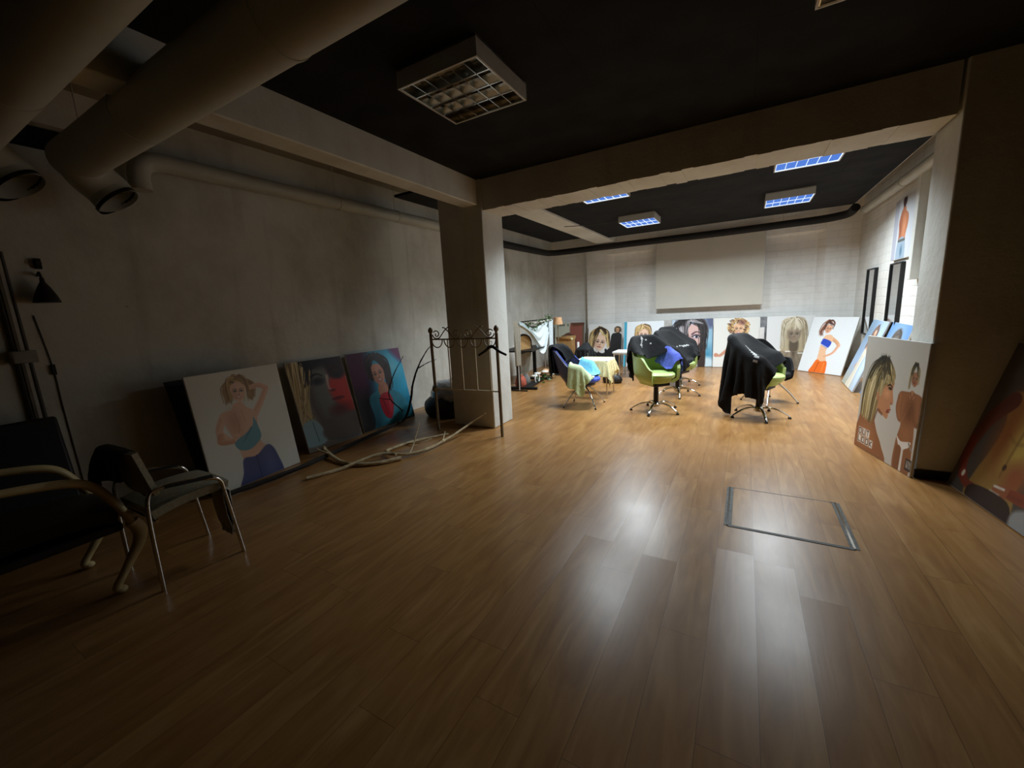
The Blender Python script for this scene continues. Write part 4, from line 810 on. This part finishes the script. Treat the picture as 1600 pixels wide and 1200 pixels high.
gown('black gown with white print thrown across the lime chair behind', s2, place(*c2, -.12, .0, 1.09, 1.0, 1.0, 42, 42, .35), 'gown', group=GG, logo=lg)
c2b = ((-.98, 7.85, 0), math.radians(-22)); s2b = chair_sdf(TUB, *c2b, .50, .22)
gown('black gown over the farthest lime chair of the left pair', s2b, place(*c2b, -.10, -.02, 1.09, 1.0, 1.05, 40, 40, -.2), 'gown', group=GG)
c3 = ((.21, 5.90, 0), math.radians(-22)); s3 = chair_sdf(TUB, *c3, .50, .22)
gown('large black gown covering the right lime chair, trailing low at the back', s3, place(*c3, -.27, -.20, 1.11, 1.20, 1.22, 50, 50, .12), 'gown', group=GG, logo=lg)
cb = (blue_loc, blue_rz); sb = chair_sdf(SHELL4, *cb, .37, .24)
gown('black gown hanging behind the back of the blue shell chair', sb, place(*cb, -.52, .0, .97, .80, .46, 36, 22), 'gown', group=GG)
gown('sage green towel hanging over the near arm of the blue chair', sb, place(*cb, .07, -.33, .72, .40, .60, 22, 32, .1), 'tgreen', name='towel', cat='towel', group='hand towels on the chairs', steps=130)
gown('turquoise towel bunched over the far arm of the blue chair', sb, place(*cb, .06, .29, .74, .40, .60, 22, 32, -.1), 'tcyan', name='towel', cat='towel', group='hand towels on the chairs', steps=130)
gown('royal blue towel over the arm of the nearest lime chair', s1, place(*c1, .03, .28, .88, .34, .60, 20, 32, .05), 'tblue', name='towel', cat='towel', group='hand towels on the chairs', steps=130)
t = thing('stool', 'stool buried under charcoal cloth beside the cardboard box', 'stool', (-3.0, 8.4, 0)); B(-.15, -.15, .57, .15, .15, .61).build('seat', M['darkw'], t, bevel=.01)
for sx in (-.13, .13):
    for sy in (-.13, .13): MB().tube([(sx, sy, .57), (sx * 1.15, sy * 1.15, 0)], .013, 8).build('leg', M['chrome'], t)
gown('charcoal cloth heaped over a stool beside the cardboard box', lambda P: np.minimum(box_sdf(P, (-3.0, 8.4, .59), (.15, .15, .025), .012), seg_sdf(P, (-3.05, 8.35, .6), (-2.95, 8.45, .68), .06)), sheet0(-2.98, 8.38, .76, .78, .72, 32, 30, .4), 'gowng', name='cloth', cat='cloth')

# ------------------------------------------------------------------ small tables, desk and clutter in the far room
def table(name, label, x0, y0, x1, y1, h, topm, legm, t_=.02, leg=.011):
    t = thing(name, label, 'table', ((x0 + x1) / 2, (y0 + y1) / 2, 0)); a, b = (x1 - x0) / 2, (y1 - y0) / 2
    B(-a, -b, h - t_, a, b, h).build('tabletop', M[topm], t, bevel=.004)
    for sx in (-1, 1):
        for sy in (-1, 1): MB().tube([(sx * (a - .03), sy * (b - .03), h - t_), (sx * (a - .02), sy * (b - .02), 0)], leg, 8).build('leg', M[legm], t)
    m = MB()
    for s in (-1, 1): m.tube([(-a + .03, s * (b - .03), h - t_ - .02), (a - .03, s * (b - .03), h - t_ - .02)], .008, 6)
    m.build('apron_rail', M[legm], t); return t
table('side_table', 'small square table with thin steel legs under a pale yellow cloth', -2.50, 6.55, -1.94, 7.0, .60, 'white', 'chrome')
bx = lambda P: box_sdf(P, (-2.22, 6.775, .3), (.28, .225, .30), .006)
gown('pale yellow cloth spread over the small steel-legged table', bx, sheet0(-2.18, 6.70, .625, .98, .84, 44, 38, .3), 'yellow', t=.003, name='table_cloth', cat='cloth', steps=140, fr=.8)
table('trolley_table', 'small white metal table behind the yellow-clothed table', -2.34, 8.25, -1.92, 8.72, .55, 'white', 'white', .035, .012)
t = thing('plywood_chair', 'plywood chair with rounded orange-brown back behind the white table', 'chair', (-2.06, 9.12, 0), math.radians(-90))
m = MB(); q = np.empty((9, 12, 3))
for i in range(9):
    for j in range(12): q[i, j] = (-.2 + .03 * ((i - 4) / 4) ** 2 - .06 * j / 11, (i - 4) / 4 * .2 * (1 - .25 * (j / 11) ** 3), .46 + .29 * j / 11 - .05 * ((i - 4) / 4) ** 4 * (j / 11))
MB().slab(q, .012).build('backrest', M['beech'], t); B(-.2, -.2, .43, .2, .2, .445).build('seat', M['beech'], t, bevel=.006)
for sx in (-.17, .17):
    for sy in (-.17, .17): MB().tube([(sx, sy, .43), (sx * 1.1, sy * 1.1, 0)], .01, 8).build('leg', M['chrome'], t)
m = MB()
for sy in (-.14, .14): m.tube([(-.17, sy, .42), (-.21, sy, .5), (-.235, sy, .66)], .009, 8, smooth=3)
m.build('back_support', M['chrome'], t)
t = thing('paper_bag', 'brown paper bag with dark print beside the white table', 'bag', (-1.78, 8.80, 0)); B(-.12, -.08, 0, .12, .08, .38).build('bag_body', M['card'], t, bevel=.008)
m = MB(); [m.box(-.08 + k * .06, -.083, .12, -.05 + k * .06, -.081, .3) for k in range(3)]; m.build('dark_print', M['darkw'], t)
MB().tube([(-.05, 0, .38), (-.04, 0, .46), (.04, 0, .46), (.05, 0, .38)], .004, 6, smooth=4).build('handle', M['card'], t)
t = thing('cardboard_box', 'tall brown cardboard box against the back wall', 'box', (-3.83, 9.42, 0), .05); B(-.19, -.14, 0, .19, .14, .70).build('box_body', M['card'], t)
for s in (-1, 1):
    m = MB(); m.add([(-.19, s * .14, .70), (.19, s * .14, .70), (.19, s * .22, .80), (-.19, s * .22, .80)], [(0, 1, 2, 3)]); o = m.build('flap', M['card'], t); o.modifiers.new('solid', 'SOLIDIFY').thickness = .004
def crumple(r, seed, sx=1, sy=1, sz=.7, amp=.18, n=16):
    g = np.random.default_rng(seed); m = MB().sphere((0, 0, 0), r, n, sx, sy, sz); V = np.array(m.v); ph = g.uniform(0, 6, (5, 3)); fq = g.uniform(3, 9, (5, 3)) / r * .35
    d = sum(np.sin(V @ fq[k] * 1.0 + ph[k, 0]) for k in range(5)) / 5 * amp; V = V * (1 + d[:, None] + amp * .5 * (np.abs(np.sin(V @ (fq[0] * 1.9) + ph[1, 1])) + np.abs(np.sin(V @ (fq[2] * 2.3) + ph[2, 1])) - 1.2)[:, None]); V[:, 2] = np.maximum(V[:, 2], -r * sz * .55); V[:, 2] -= V[:, 2].min(); m.v = [tuple(p) for p in V]; return m
t = tag(crumple(.1, 3, 1.2, .9, .5).build('crumpled_paper', M['yellow'], loc=(-3.76, 9.42, .702)), 'crumpled yellowish paper lying on the tall cardboard box', 'paper')
tag(MB().tube([(-3.47, 9.30, .66), (-3.36, 8.98, .02)], .03, 16).build('poster_tube', M['white']), 'white tube leaning beside the cardboard box', 'tube')
tag(crumple(.15, 5, 1.3, .8, .8).build('handbag', M['bagm'], loc=(-2.2, 7.75, 0)), 'black bag on the floor behind the yellow-clothed table', 'bag')
t = thing('wicker_basket', 'small wicker basket on the floor behind the blue chair', 'basket', (-2.56, 7.5, 0)); MB().lathe([(.1, 0), (.13, .1), (.15, .2), (.14, .2), (.12, .1), (.09, .02)], n=24).build('basket_body', M['wicker'], t); MB().tube([(.145 * math.cos(q), .145 * math.sin(q), .2) for q in np.linspace(0, 2 * PI, 25)[:-1]], .012, 8, closed=True).build('basket_rim', M['wicker'], t)
# desk on two black T legs
t = thing('desk', 'black desk on two T-shaped metal legs beside the left wall', 'desk', (-3.80, 7.22, 0), math.radians(10))
B(-.33, -.60, .72, .30, .60, .745).build('desktop', M['blackm'], t, bevel=.004)
for s in (-1, 1):
    l = B(-.035, s * .55 - .025, .05, .035, s * .55 + .025, .72).build('leg', M['blackm'], t, bevel=.004); B(-.36, s * .55 - .035, 0, .36, s * .55 + .035, .05).build('foot', M['blackm'], l, bevel=.008)
B(.06, -.53, .012, .22, .53, .045).build('stretcher', M['blackm'], t, bevel=.004); B(-.03, -.53, .66, .03, .53, .70).build('top_rail', M['blackm'], t)
t = thing('arched_panel', 'tan arched panel with black rim standing on the desk', 'panel', (-3.70, 6.92, .746), math.radians(80)); w = .24
pts = [(-w, 0)] + [(-w * math.cos(q), .12 + .16 * math.sin(q)) for q in np.linspace(0, PI, 15)] + [(w, 0)]
m = MB(); n = len(pts); m.add([(x, -.012, z) for x, z in pts] + [(x, .012, z) for x, z in pts], [tuple(range(n)), tuple(range(n, 2 * n))[::-1]] + [(i, (i + 1) % n, n + (i + 1) % n, n + i) for i in range(n)]); m.build('panel_board', M['card'], t)
MB().tube([(x, 0, z) for x, z in pts], .02, 8).build('rim', M['blackm'], t)
t = thing('clothes_rail', 'thin metal rail holding up the white drape beside the left wall', 'rail', (-3.66, 7.22, 0), math.radians(4))
for s in (-1, 1): MB().tube([(0, s * .70, .012), (0, s * .70, 1.28)], .011, 8).build('post', M['steelw'], t); MB().tube([(-.2, s * .70, .012), (.16, s * .70, .012)], .012, 8).build('foot', M['blackm'], t)
MB().tube([(0, -.70, 1.28), (0, .70, 1.28)], .011, 8).build('top_rail', M['blackm'], t)
n, mm = 60, 40; U, V = np.meshgrid(np.linspace(0, 1, n), np.linspace(0, 1, mm), indexing='ij')
top = 1.295 - .14 * np.sin(PI * U) ** 1.2; dep = .08 + .50 * np.exp(-((U - .69) / .28) ** 2)
Pz = top - dep * V; Px = -3.625 + .035 * np.sin(V * 19 + U * 5 - 3 * np.sin(U * 3)) * (.4 + V * .6) + .05 * np.sin(PI * U) * V + .03; Py = 6.56 + 1.34 * U + .012 * np.sin(V * 11 + U * 9)
o = cloth_obj('drape', np.stack([Px, Py, Pz], 2), M['sheet'], t=.004); tag(o, 'white cloth swagged between the ends of the thin metal rail', 'drape')
def tail(y0, y1, z0, z1, x, m_, label, ph):
    U, V = np.meshgrid(np.linspace(0, 1, 26), np.linspace(0, 1, 30), indexing='ij'); wd = 1 - .35 * V
    P = np.stack([x + .025 * np.sin(U * 20 + ph + V * 2) * (.5 + .5 * V), (y0 + y1) / 2 + (U - .5) * (y1 - y0) * wd, z1 - (z1 - z0) * V - .04 * np.abs(np.sin(U * 9 + ph)) * V], 2)
    tag(cloth_obj('drape', P, M[m_], t=.004), label, 'drape')
tail(6.36, 6.62, .52, 1.31, -3.60, 'sheetg', 'grey-beige cloth hanging at the left end of the rail by the column', .4)
tail(7.80, 8.02, .10, 1.26, -3.56, 'sheet', 'long white cloth tail hanging at the right end of the rail', 2.)
tail(7.02, 7.80, .22, .70, -3.98, 'sheetg', 'crumpled grey sheet hanging behind the desk legs', 1.2)
t = thing('garland', 'garland of ivy and white flowers along the top of the white drape', 'garland', (-3.58, 6.95, 1.2))
gp = [(0.0, -.15, .04), (.02, .1, -.03), (.02, .35, -.02), (.0, .6, .05), (.0, .85, .10), (.0, 1.0, .11)]; MB().tube(gp, .012, 8, smooth=6).build('stem', M['bark'], t)
sp, _ = spline([Vector(p) for p in gp], [0] * 6, 8); m = MB()
for i in range(150):
    c = sp[int(random.random() ** .9 * (len(sp) - 1))] + Vector((random.uniform(-.05, .06), random.uniform(-.05, .05), random.uniform(-.05, .06))); a = Vector((random.gauss(0, 1), random.gauss(0, 1), random.gauss(0, 1))).normalized(); b = a.orthogonal().normalized(); nn = a.cross(b); L = random.uniform(.03, .055)
    m.add([c, c + a * L * .5 + b * L * .35 + nn * .006, c + a * L, c + a * L * .5 - b * L * .35 + nn * .006], [(0, 1, 2, 3)])
m.build('foliage', M['leaf'], t)
def flower(m, c, r, k=7):
    for i in range(k):
        q = 2 * PI * i / k; d = Vector((math.cos(q), math.sin(q), .45)); m.sphere(Vector(c) + d * r * .55, r * .5, 6, sz=.6)
    m.sphere(Vector(c) + Vector((0, 0, r * .3)), r * .4, 6)
for y_ in (.16, .44, .56, .74, .9): m = MB(); flower(m, (.05, y_, .02 + .05 * y_), .035); m.build('flower', M['petal'], t)
t = thing('floor_lamp', 'slim floor lamp with tan shade at the end of the garland', 'lamp', (-3.62, 8.45, 0)); MB().lathe([(.11, 0), (.11, .015), (.02, .03)], n=20).build('base', M['blackm'], t); MB().tube([(0, 0, .02), (0, 0, 1.2)], .011, 8).build('pole', M['iron'], t); MB().lathe([(.11, 1.14), (.085, 1.30), (.08, 1.30), (.105, 1.14)], n=24).build('lamp_shade', M['peach'], t)
tag(crumple(.13, 11, .8, 1.0, 1.2).build('shopping_bag', M['red'], loc=(-3.80, 6.92, 0)), 'terracotta bag under the desk near the column', 'bag')
tag(crumple(.11, 12, .8, .9, 1.3).build('shopping_bag', M['grey'], loc=(-3.84, 7.22, 0)), 'grey bag under the middle of the desk', 'bag')
t = tag(MB().tube([(.0, .10 * math.cos(q), .11 + .10 * math.sin(q)) for q in np.linspace(0, 2 * PI, 21)[:-1]], .014, 8, closed=True).build('ring_wreath', M['white'], loc=(-3.62, 7.30, 0.0)), 'white ring leaning under the desk', 'wreath')
t = thing('flower_bunch', 'bunch of white and peach artificial flowers on the floor under the desk', 'flowers', (-3.64, 7.66, 0))
for i in range(7): m = MB(); flower(m, (random.uniform(-.12, .16), -.2 + i * .07, random.uniform(.09, .2)), .07); m.build('flower', M['petal' if i < 4 else 'peach'], t)
m = MB()
for i in range(40):
    c = Vector((random.uniform(-.14, .18), random.uniform(-.25, .3), random.uniform(.01, .1))); a = Vector((random.gauss(0, 1), random.gauss(0, 1), random.uniform(0, .6))).normalized(); b = a.orthogonal().normalized(); m.add([c, c + a * .05 + b * .025, c + a * .1, c + a * .05 - b * .025], [(0, 1, 2, 3)])
m.build('leaves', M['leaf'], t)

# ------------------------------------------------------------------ floor hatch
t = thing('floor_hatch', 'square floor hatch with worn metal edging set into the laminate', 'hatch', (.295, 3.18, 0)); a, b = .335, .32
B(-a + .03, -b + .012, 0, a - .03, b - .006, .0025).build('lid', M['floor'], t)
for s in (-1, 1):
    e = MB(); e.box(s * a - .02, -b, 0, s * a + .026, b, .0022); e.build('edge_strip', M['worn'], t); B(s * a - .006, -b, .0022, s * a + .006, b, .006).build('channel', M['chrome'], t)
    B(-a, s * b - (.005 if s > 0 else .012), .0004, a, s * b + (.004 if s > 0 else .012), .0028).build('seam', M['cable'], t)

# ------------------------------------------------------------------ coat rack, hanger, bundle and branches by the column
t = thing('coat_rack', 'tall cream wrought-iron rack with scrolls in front of the column', 'rack', (-3.437, 3.957, 0), math.atan2(.056, .942)); W = .944; I = M['iron']; r = .0075
for x in (0, W):
    p = MB().tube([(x, 0, 0), (x, 0, 1.25)], .019, 12).build('post', I, t); MB().lathe([(.012, 1.245), (.022, 1.255), (.014, 1.265), (.030, 1.29), (.030, 1.31), (.018, 1.335), (.004, 1.345)], (x, 0, 0), 16).build('finial', I, p)
MB().sphere((0, 0, .555), .042, 12).build('ball_joint', I, t)
for z in (1.193, .557): MB().tube([(0, 0, z), (W, 0, z)], .009, 10).build('crossbar', M['iron' if z > 1 else 'ironl'], t)
for x in (.25, .44, .64, .83): MB().tube([(x, 0, .557), (x, 0, 1.193)], .008, 8).build('upright_bar', M['ironl'], t)
def scroll(x, s, big=1):
    m = MB(); pts = [(x + s * .085 + s * (-.02 + .012 * q) * math.cos(q * 1.9 + .6) * 1.25, 0, 1.27 + (.012 + .0125 * q) * math.sin(q * 1.9 + .6) * 1.15) for q in np.linspace(.2, 2.9, 14)]
    base = (x + s * .1, 0, 1.203); pts = [(x + s * (.09 + .045 * (1 - k) * math.cos(3.6 * PI * k / 2 + .3)), 0, 1.258 + .052 * (1 - k * .95) * math.sin(3.6 * PI * k / 2 + .3)) for k in np.linspace(.85, 0, 16)]
    m.tube([(x + s * (.09 + (.012 + .045 * k) * math.cos(-1.2 * PI + 2.35 * PI * k)), 0, 1.256 + (.012 + .043 * k) * math.sin(-1.2 * PI + 2.35 * PI * k)) for k in np.linspace(0, .86, 18)][::1] , r, 8)
    m.tube([(x + s * .03, 0, 1.25), (x + s * .045, 0, 1.22), (x + s * .09, 0, 1.202), (x + s * .14, 0, 1.22), (x + s * .20, 0, 1.285), (x + s * .26, 0, 1.335), (x + s * .285, 0, 1.335)], r, 8, smooth=5)
    m.build('scroll', I, t)
scroll(0, 1); scroll(W, -1); scroll(W / 2, 1); scroll(W / 2, -1)
for x in (.09, .28, .47, .66, .85): MB().tube([(x + .082 * math.cos(q), 0, 1.19 + .10 * math.sin(q)) for q in np.linspace(PI, 2 * PI, 13)], r, 8).build('hoop', I, t)
t = thing('coat_hanger', 'black coat hanger hooked on the right hoop of the rack', 'hanger', (-2.555, 3.985, 1.095), .05)
MB().tube([(0, 0, 0), (0, 0, .03), (.012, .0, .05), (.004, 0, .066), (-.014, 0, .06)], .003, 6, smooth=5).build('hook', M['chrome'], t)
MB().tube([(-.185, 0, -.10), (-.1, 0, -.055), (0, 0, .004), (.1, 0, -.055), (.19, 0, -.095)], [.011, .013, .017, .013, .011], 10, smooth=5, flat=1.2).build('hanger_body', M['blackv'], t)
t = thing('wrapped_bundle', 'black sack topped with silvery plastic on the floor left of the column', 'bundle', (-3.86, 4.66, 0)); crumple(.33, 21, 1.05, .85, .75, .14, 20).build('sack', M['bagm'], t); crumple(.27, 23, 1.15, .9, .75, .2, 22).build('plastic_wrap', M['foil'], t, loc=(.05, .02, .22)); MB().lathe([(.2, 0), (.1, .16), (.01, .3)], (.2, .1, .42), 7).build('folded_film', M['foil'], t)
def branch(label, main, twigs, m, cat='branch', name='branch'):
    o = Vector(main[0][0]); t = thing(name, label, cat, o)
    def run(pts, nm):
        P = [Vector(p) - o for p, _ in pts]; mb = MB().tube(P, [r for _, r in pts], 9, smooth=7); mb.v = [tuple(c + random.uniform(-.0022, .0022) for c in v) for v in mb.v]; mb.build(nm, M[m], t)
    run(main, 'stem')
    for w in twigs: run(w, 'twig')
branch('pale bleached branch on the floor, ending near the red-lit poster', [((-4.08, 2.72, .09), .018), ((-3.98, 2.69, .05), .022), ((-3.63, 2.60, .022), .02), ((-3.39, 2.62, .022), .02), ((-3.21, 2.76, .022), .021), ((-3.10, 2.93, .024), .023)], [[((-3.9, 2.67, .045), .012), ((-3.98, 2.62, .09), .008), ((-4.03, 2.60, .13), .004)]], 'wood')
branch('long pale branch on the floor, its tip rising towards the column', [((-3.59, 2.17, .018), .017), ((-3.48, 2.45, .02), .018), ((-3.33, 2.84, .064), .018), ((-3.13, 3.02, .03), .017), ((-3.02, 3.25, .03), .015), ((-3.0, 3.65, .05), .013), ((-2.95, 3.95, .12), .011), ((-2.74, 4.05, .26), .004)], [[((-3.1, 3.05, .03), .01), ((-3.16, 3.2, .10), .007), ((-3.19, 3.35, .30), .003)], [((-3.0, 3.5, .045), .009), ((-3.12, 3.7, .09), .004)]], 'wood')
branch('looped pale branch on the floor in front of the coat rack', [((-3.16, 2.92, .056), .012), ((-3.36, 2.98, .04), .016), ((-3.44, 3.10, .02), .017), ((-3.40, 3.38, .018), .016), ((-3.27, 3.66, .018), .014), ((-3.17, 3.82, .02), .009)], [[((-3.39, 3.34, .02), .01), ((-3.22, 3.36, .04), .007), ((-3.15, 3.5, .06), .004)]], 'wood')
branch('long dark branch along the feet of the left posters, rising at its far end', [((-3.92, 1.62, .03), .022), ((-3.90, 2.2, .028), .022), ((-3.96, 2.7, .03), .022), ((-4.06, 3.3, .03), .022), ((-4.12, 3.8, .04), .02), ((-4.10, 4.02, .08), .018), ((-4.06, 4.12, .3), .016), ((-4.02, 4.16, .55), .014), ((-3.99, 4.28, .8), .011), ((-3.96, 4.45, 1.0), .007), ((-3.95, 4.55, 1.06), .003)],
    [[((-4.1, 3.9, .06), .014), ((-4.16, 4.1, .06), .012), ((-4.2, 4.28, .05), .008)], [((-3.995, 4.25, .76), .008), ((-3.95, 4.42, .82), .006), ((-3.92, 4.58, .85), .003)], [((-4.08, 3.98, .2), .009), ((-4.1, 3.78, .45), .007), ((-4.12, 3.9, .7), .006), ((-4.14, 4.15, .95), .003)], [((-4.11, 3.82, .4), .006), ((-4.13, 3.62, .46), .003)]], 'bark')

# ------------------------------------------------------------------ dark corner on the left
t = thing('tubular_armchair', 'chrome tube armchair with beige seat in the dark left corner', 'chair', (-3.11, 1.03, 0))
for x in (-.24, .24):
    a = MB().tube([(x, -.24, 0), (x, -.235, .40), (x, -.22, .57), (x, -.17, .605), (x, -.05, .60), (x, .09, .565), (x, .14, .53), (x, .155, .44), (x, .20, 0)], .0115, 10, smooth=7).build('arm_frame', M['chrome'], t)
    MB().tube([(x, -.14, .605), (x, .1, .575)], .017, 10, flat=.7).build('armrest', M['blackv'], a)
MB().tube([(-.24, -.2, .42), (.24, -.2, .42)], .01, 8).build('rear_rail', M['chrome'], t); MB().tube([(-.24, .16, .41), (.24, .16, .41)], .01, 8).build('front_rail', M['chrome'], t)
q = np.empty((14, 14, 3))
for i in range(14):
    for j in range(14): u, v = i / 13 * 2 - 1, j / 13 * 2 - 1; q[i, j] = (u * .215, v * .195 - .01, .475 - .02 * v * v - .014 * u ** 4 + .012 * v)
MB().slab(q[::-1], .055).build('seat', M['beige'], t)
q = np.empty((12, 10, 3))
for i in range(12):
    for j in range(10): u, v = i / 11 * 2 - 1, j / 9; q[i, j] = (u * .215, -.20 - .06 * v + .02 * u * u, .56 + .27 * v)
MB().slab(q, .03).build('backrest', M['beige'], t)
sdc = lambda P: np.minimum(box_sdf(P, (-3.11, .795, .69), (.235, .04, .14), .02), np.minimum(seg_sdf(P, (-3.35, .74, .57), (-3.35, 1.1, .565), .02), box_sdf(P, (-3.11, 1.02, .44), (.22, .19, .035), .01)))
gown('black cloth thrown over the back and far arm of the tubular armchair', sdc, sheet0(-3.22, .83, .86, .50, .50, 28, 26, .1), 'gown', name='cloth', cat='cloth', steps=130)
gown('pale grey cloth bag hanging off the front of the tubular armchair', lambda P: box_sdf(P, (-2.94, 1.19, .42), (.07, .02, .05), .01), sheet0(-2.94, 1.19, .485, .15, .62, 14, 36), 'sheetg', name='cloth_bag', cat='bag', steps=110)
t = thing('ornate_armchair', 'antique armchair with cream curved arms and cabriole legs, dark left edge', 'chair', (-3.36, .42, 0))
for x in (-.27, .27):
    a = MB().tube([(x, -.3, .80), (x, -.12, .765), (x, .02, .745), (x, .16, .715), (x, .24, .66), (x, .31, .53), (x, .36, .39)], [.026, .024, .028, .03, .03, .028, .026], 14, smooth=7, flat=.8).build('arm', M['cream'], t)
    l = MB().tube([(x, .36, .40), (x, .385, .33), (x, .37, .26), (x, .315, .17), (x, .27, .10), (x, .235, .045), (x, .25, .018)], [.034, .036, .03, .024, .02, .021, .026], 14, smooth=7).build('leg', M['cream'], t); MB().sphere((x, .25, .022), .03, 10, sz=.7).build('scroll_foot', M['cream'], l)
    MB().tube([(x * .9, -.33, .36), (x * .9, -.36, .2), (x * .92, -.42, .0)], [.026, .022, .018], 10, smooth=5).build('leg', M['cream'], t)
B(-.24, -.3, .35, .24, .33, .40).build('seat_rail', M['darkw'], t, bevel=.012); m = MB(); q = np.empty((12, 12, 3))
for i in range(12):
    for j in range(12): u, v = i / 11 * 2 - 1, j / 11 * 2 - 1; q[i, j] = (u * .24, .02 + v * .29, .475 - .03 * u * u - .03 * v * v)
MB().slab(q[::-1], .075).build('seat', M['blackv'], t)
B(-.25, -.36, .5, .25, -.31, .98).build('backrest', M['blackv'], t, bevel=.03); m = MB(); m.tube([(-.28, -.33, .36), (-.285, -.345, .7), (-.25, -.36, 1.0), (0, -.37, 1.06), (.25, -.36, 1.0), (.285, -.345, .7), (.28, -.33, .36)], .024, 12, smooth=6); m.build('back_frame', M['cream'], t)
t = thing('portfolio_case', 'big black flat case leaning on the left wall behind the armchairs', 'case', (-4.28, .25, 0), 0)
Rt = Matrix.Rotation(-.22, 3, 'Y'); m = MB().box(0, -.35, .012, .07, .60, .92, Rt); m.build('case_body', M['blackv'], t, bevel=.02); m = MB().tube([Rt @ Vector(p) for p in ((.035, .02, .915), (.035, .04, .965), (.035, .2, .965), (.035, .22, .915))], .012, 8, smooth=4); m.build('handle', M['bagm'], t)
t = thing('slatted_panel', 'dark slatted panel lying low in the bottom left corner', 'panel', (-3.55, -.42, 0), math.radians(8))
for k in range(5): B(-.55, -.32 + k * .15, .05, .55, -.22 + k * .15, .07).build('slat', M['darkw'], t, bevel=.003)
for x in (-.45, .45): B(x - .04, -.33, 0, x + .04, .40, .05).build('bearer', M['darkw'], t, bevel=.003)

# ------------------------------------------------------------------ world and view
w = bpy.data.worlds.new('world'); S.world = w; w.use_nodes = True; w.node_tree.nodes['Background'].inputs[0].default_value = (0, 0, 0, 1)
S.view_settings.view_transform = 'Standard'; S.view_settings.look = 'None'; S.view_settings.gamma = 1; S.view_settings.exposure = -0.2; S.view_settings.use_curve_mapping = False
S.cycles.use_denoising = True; S.cycles.max_bounces = 10; S.cycles.diffuse_bounces = 7; S.cycles.glossy_bounces = 5; S.cycles.sample_clamp_indirect = 6; S.cycles.caustics_reflective = False; S.cycles.caustics_refractive = False
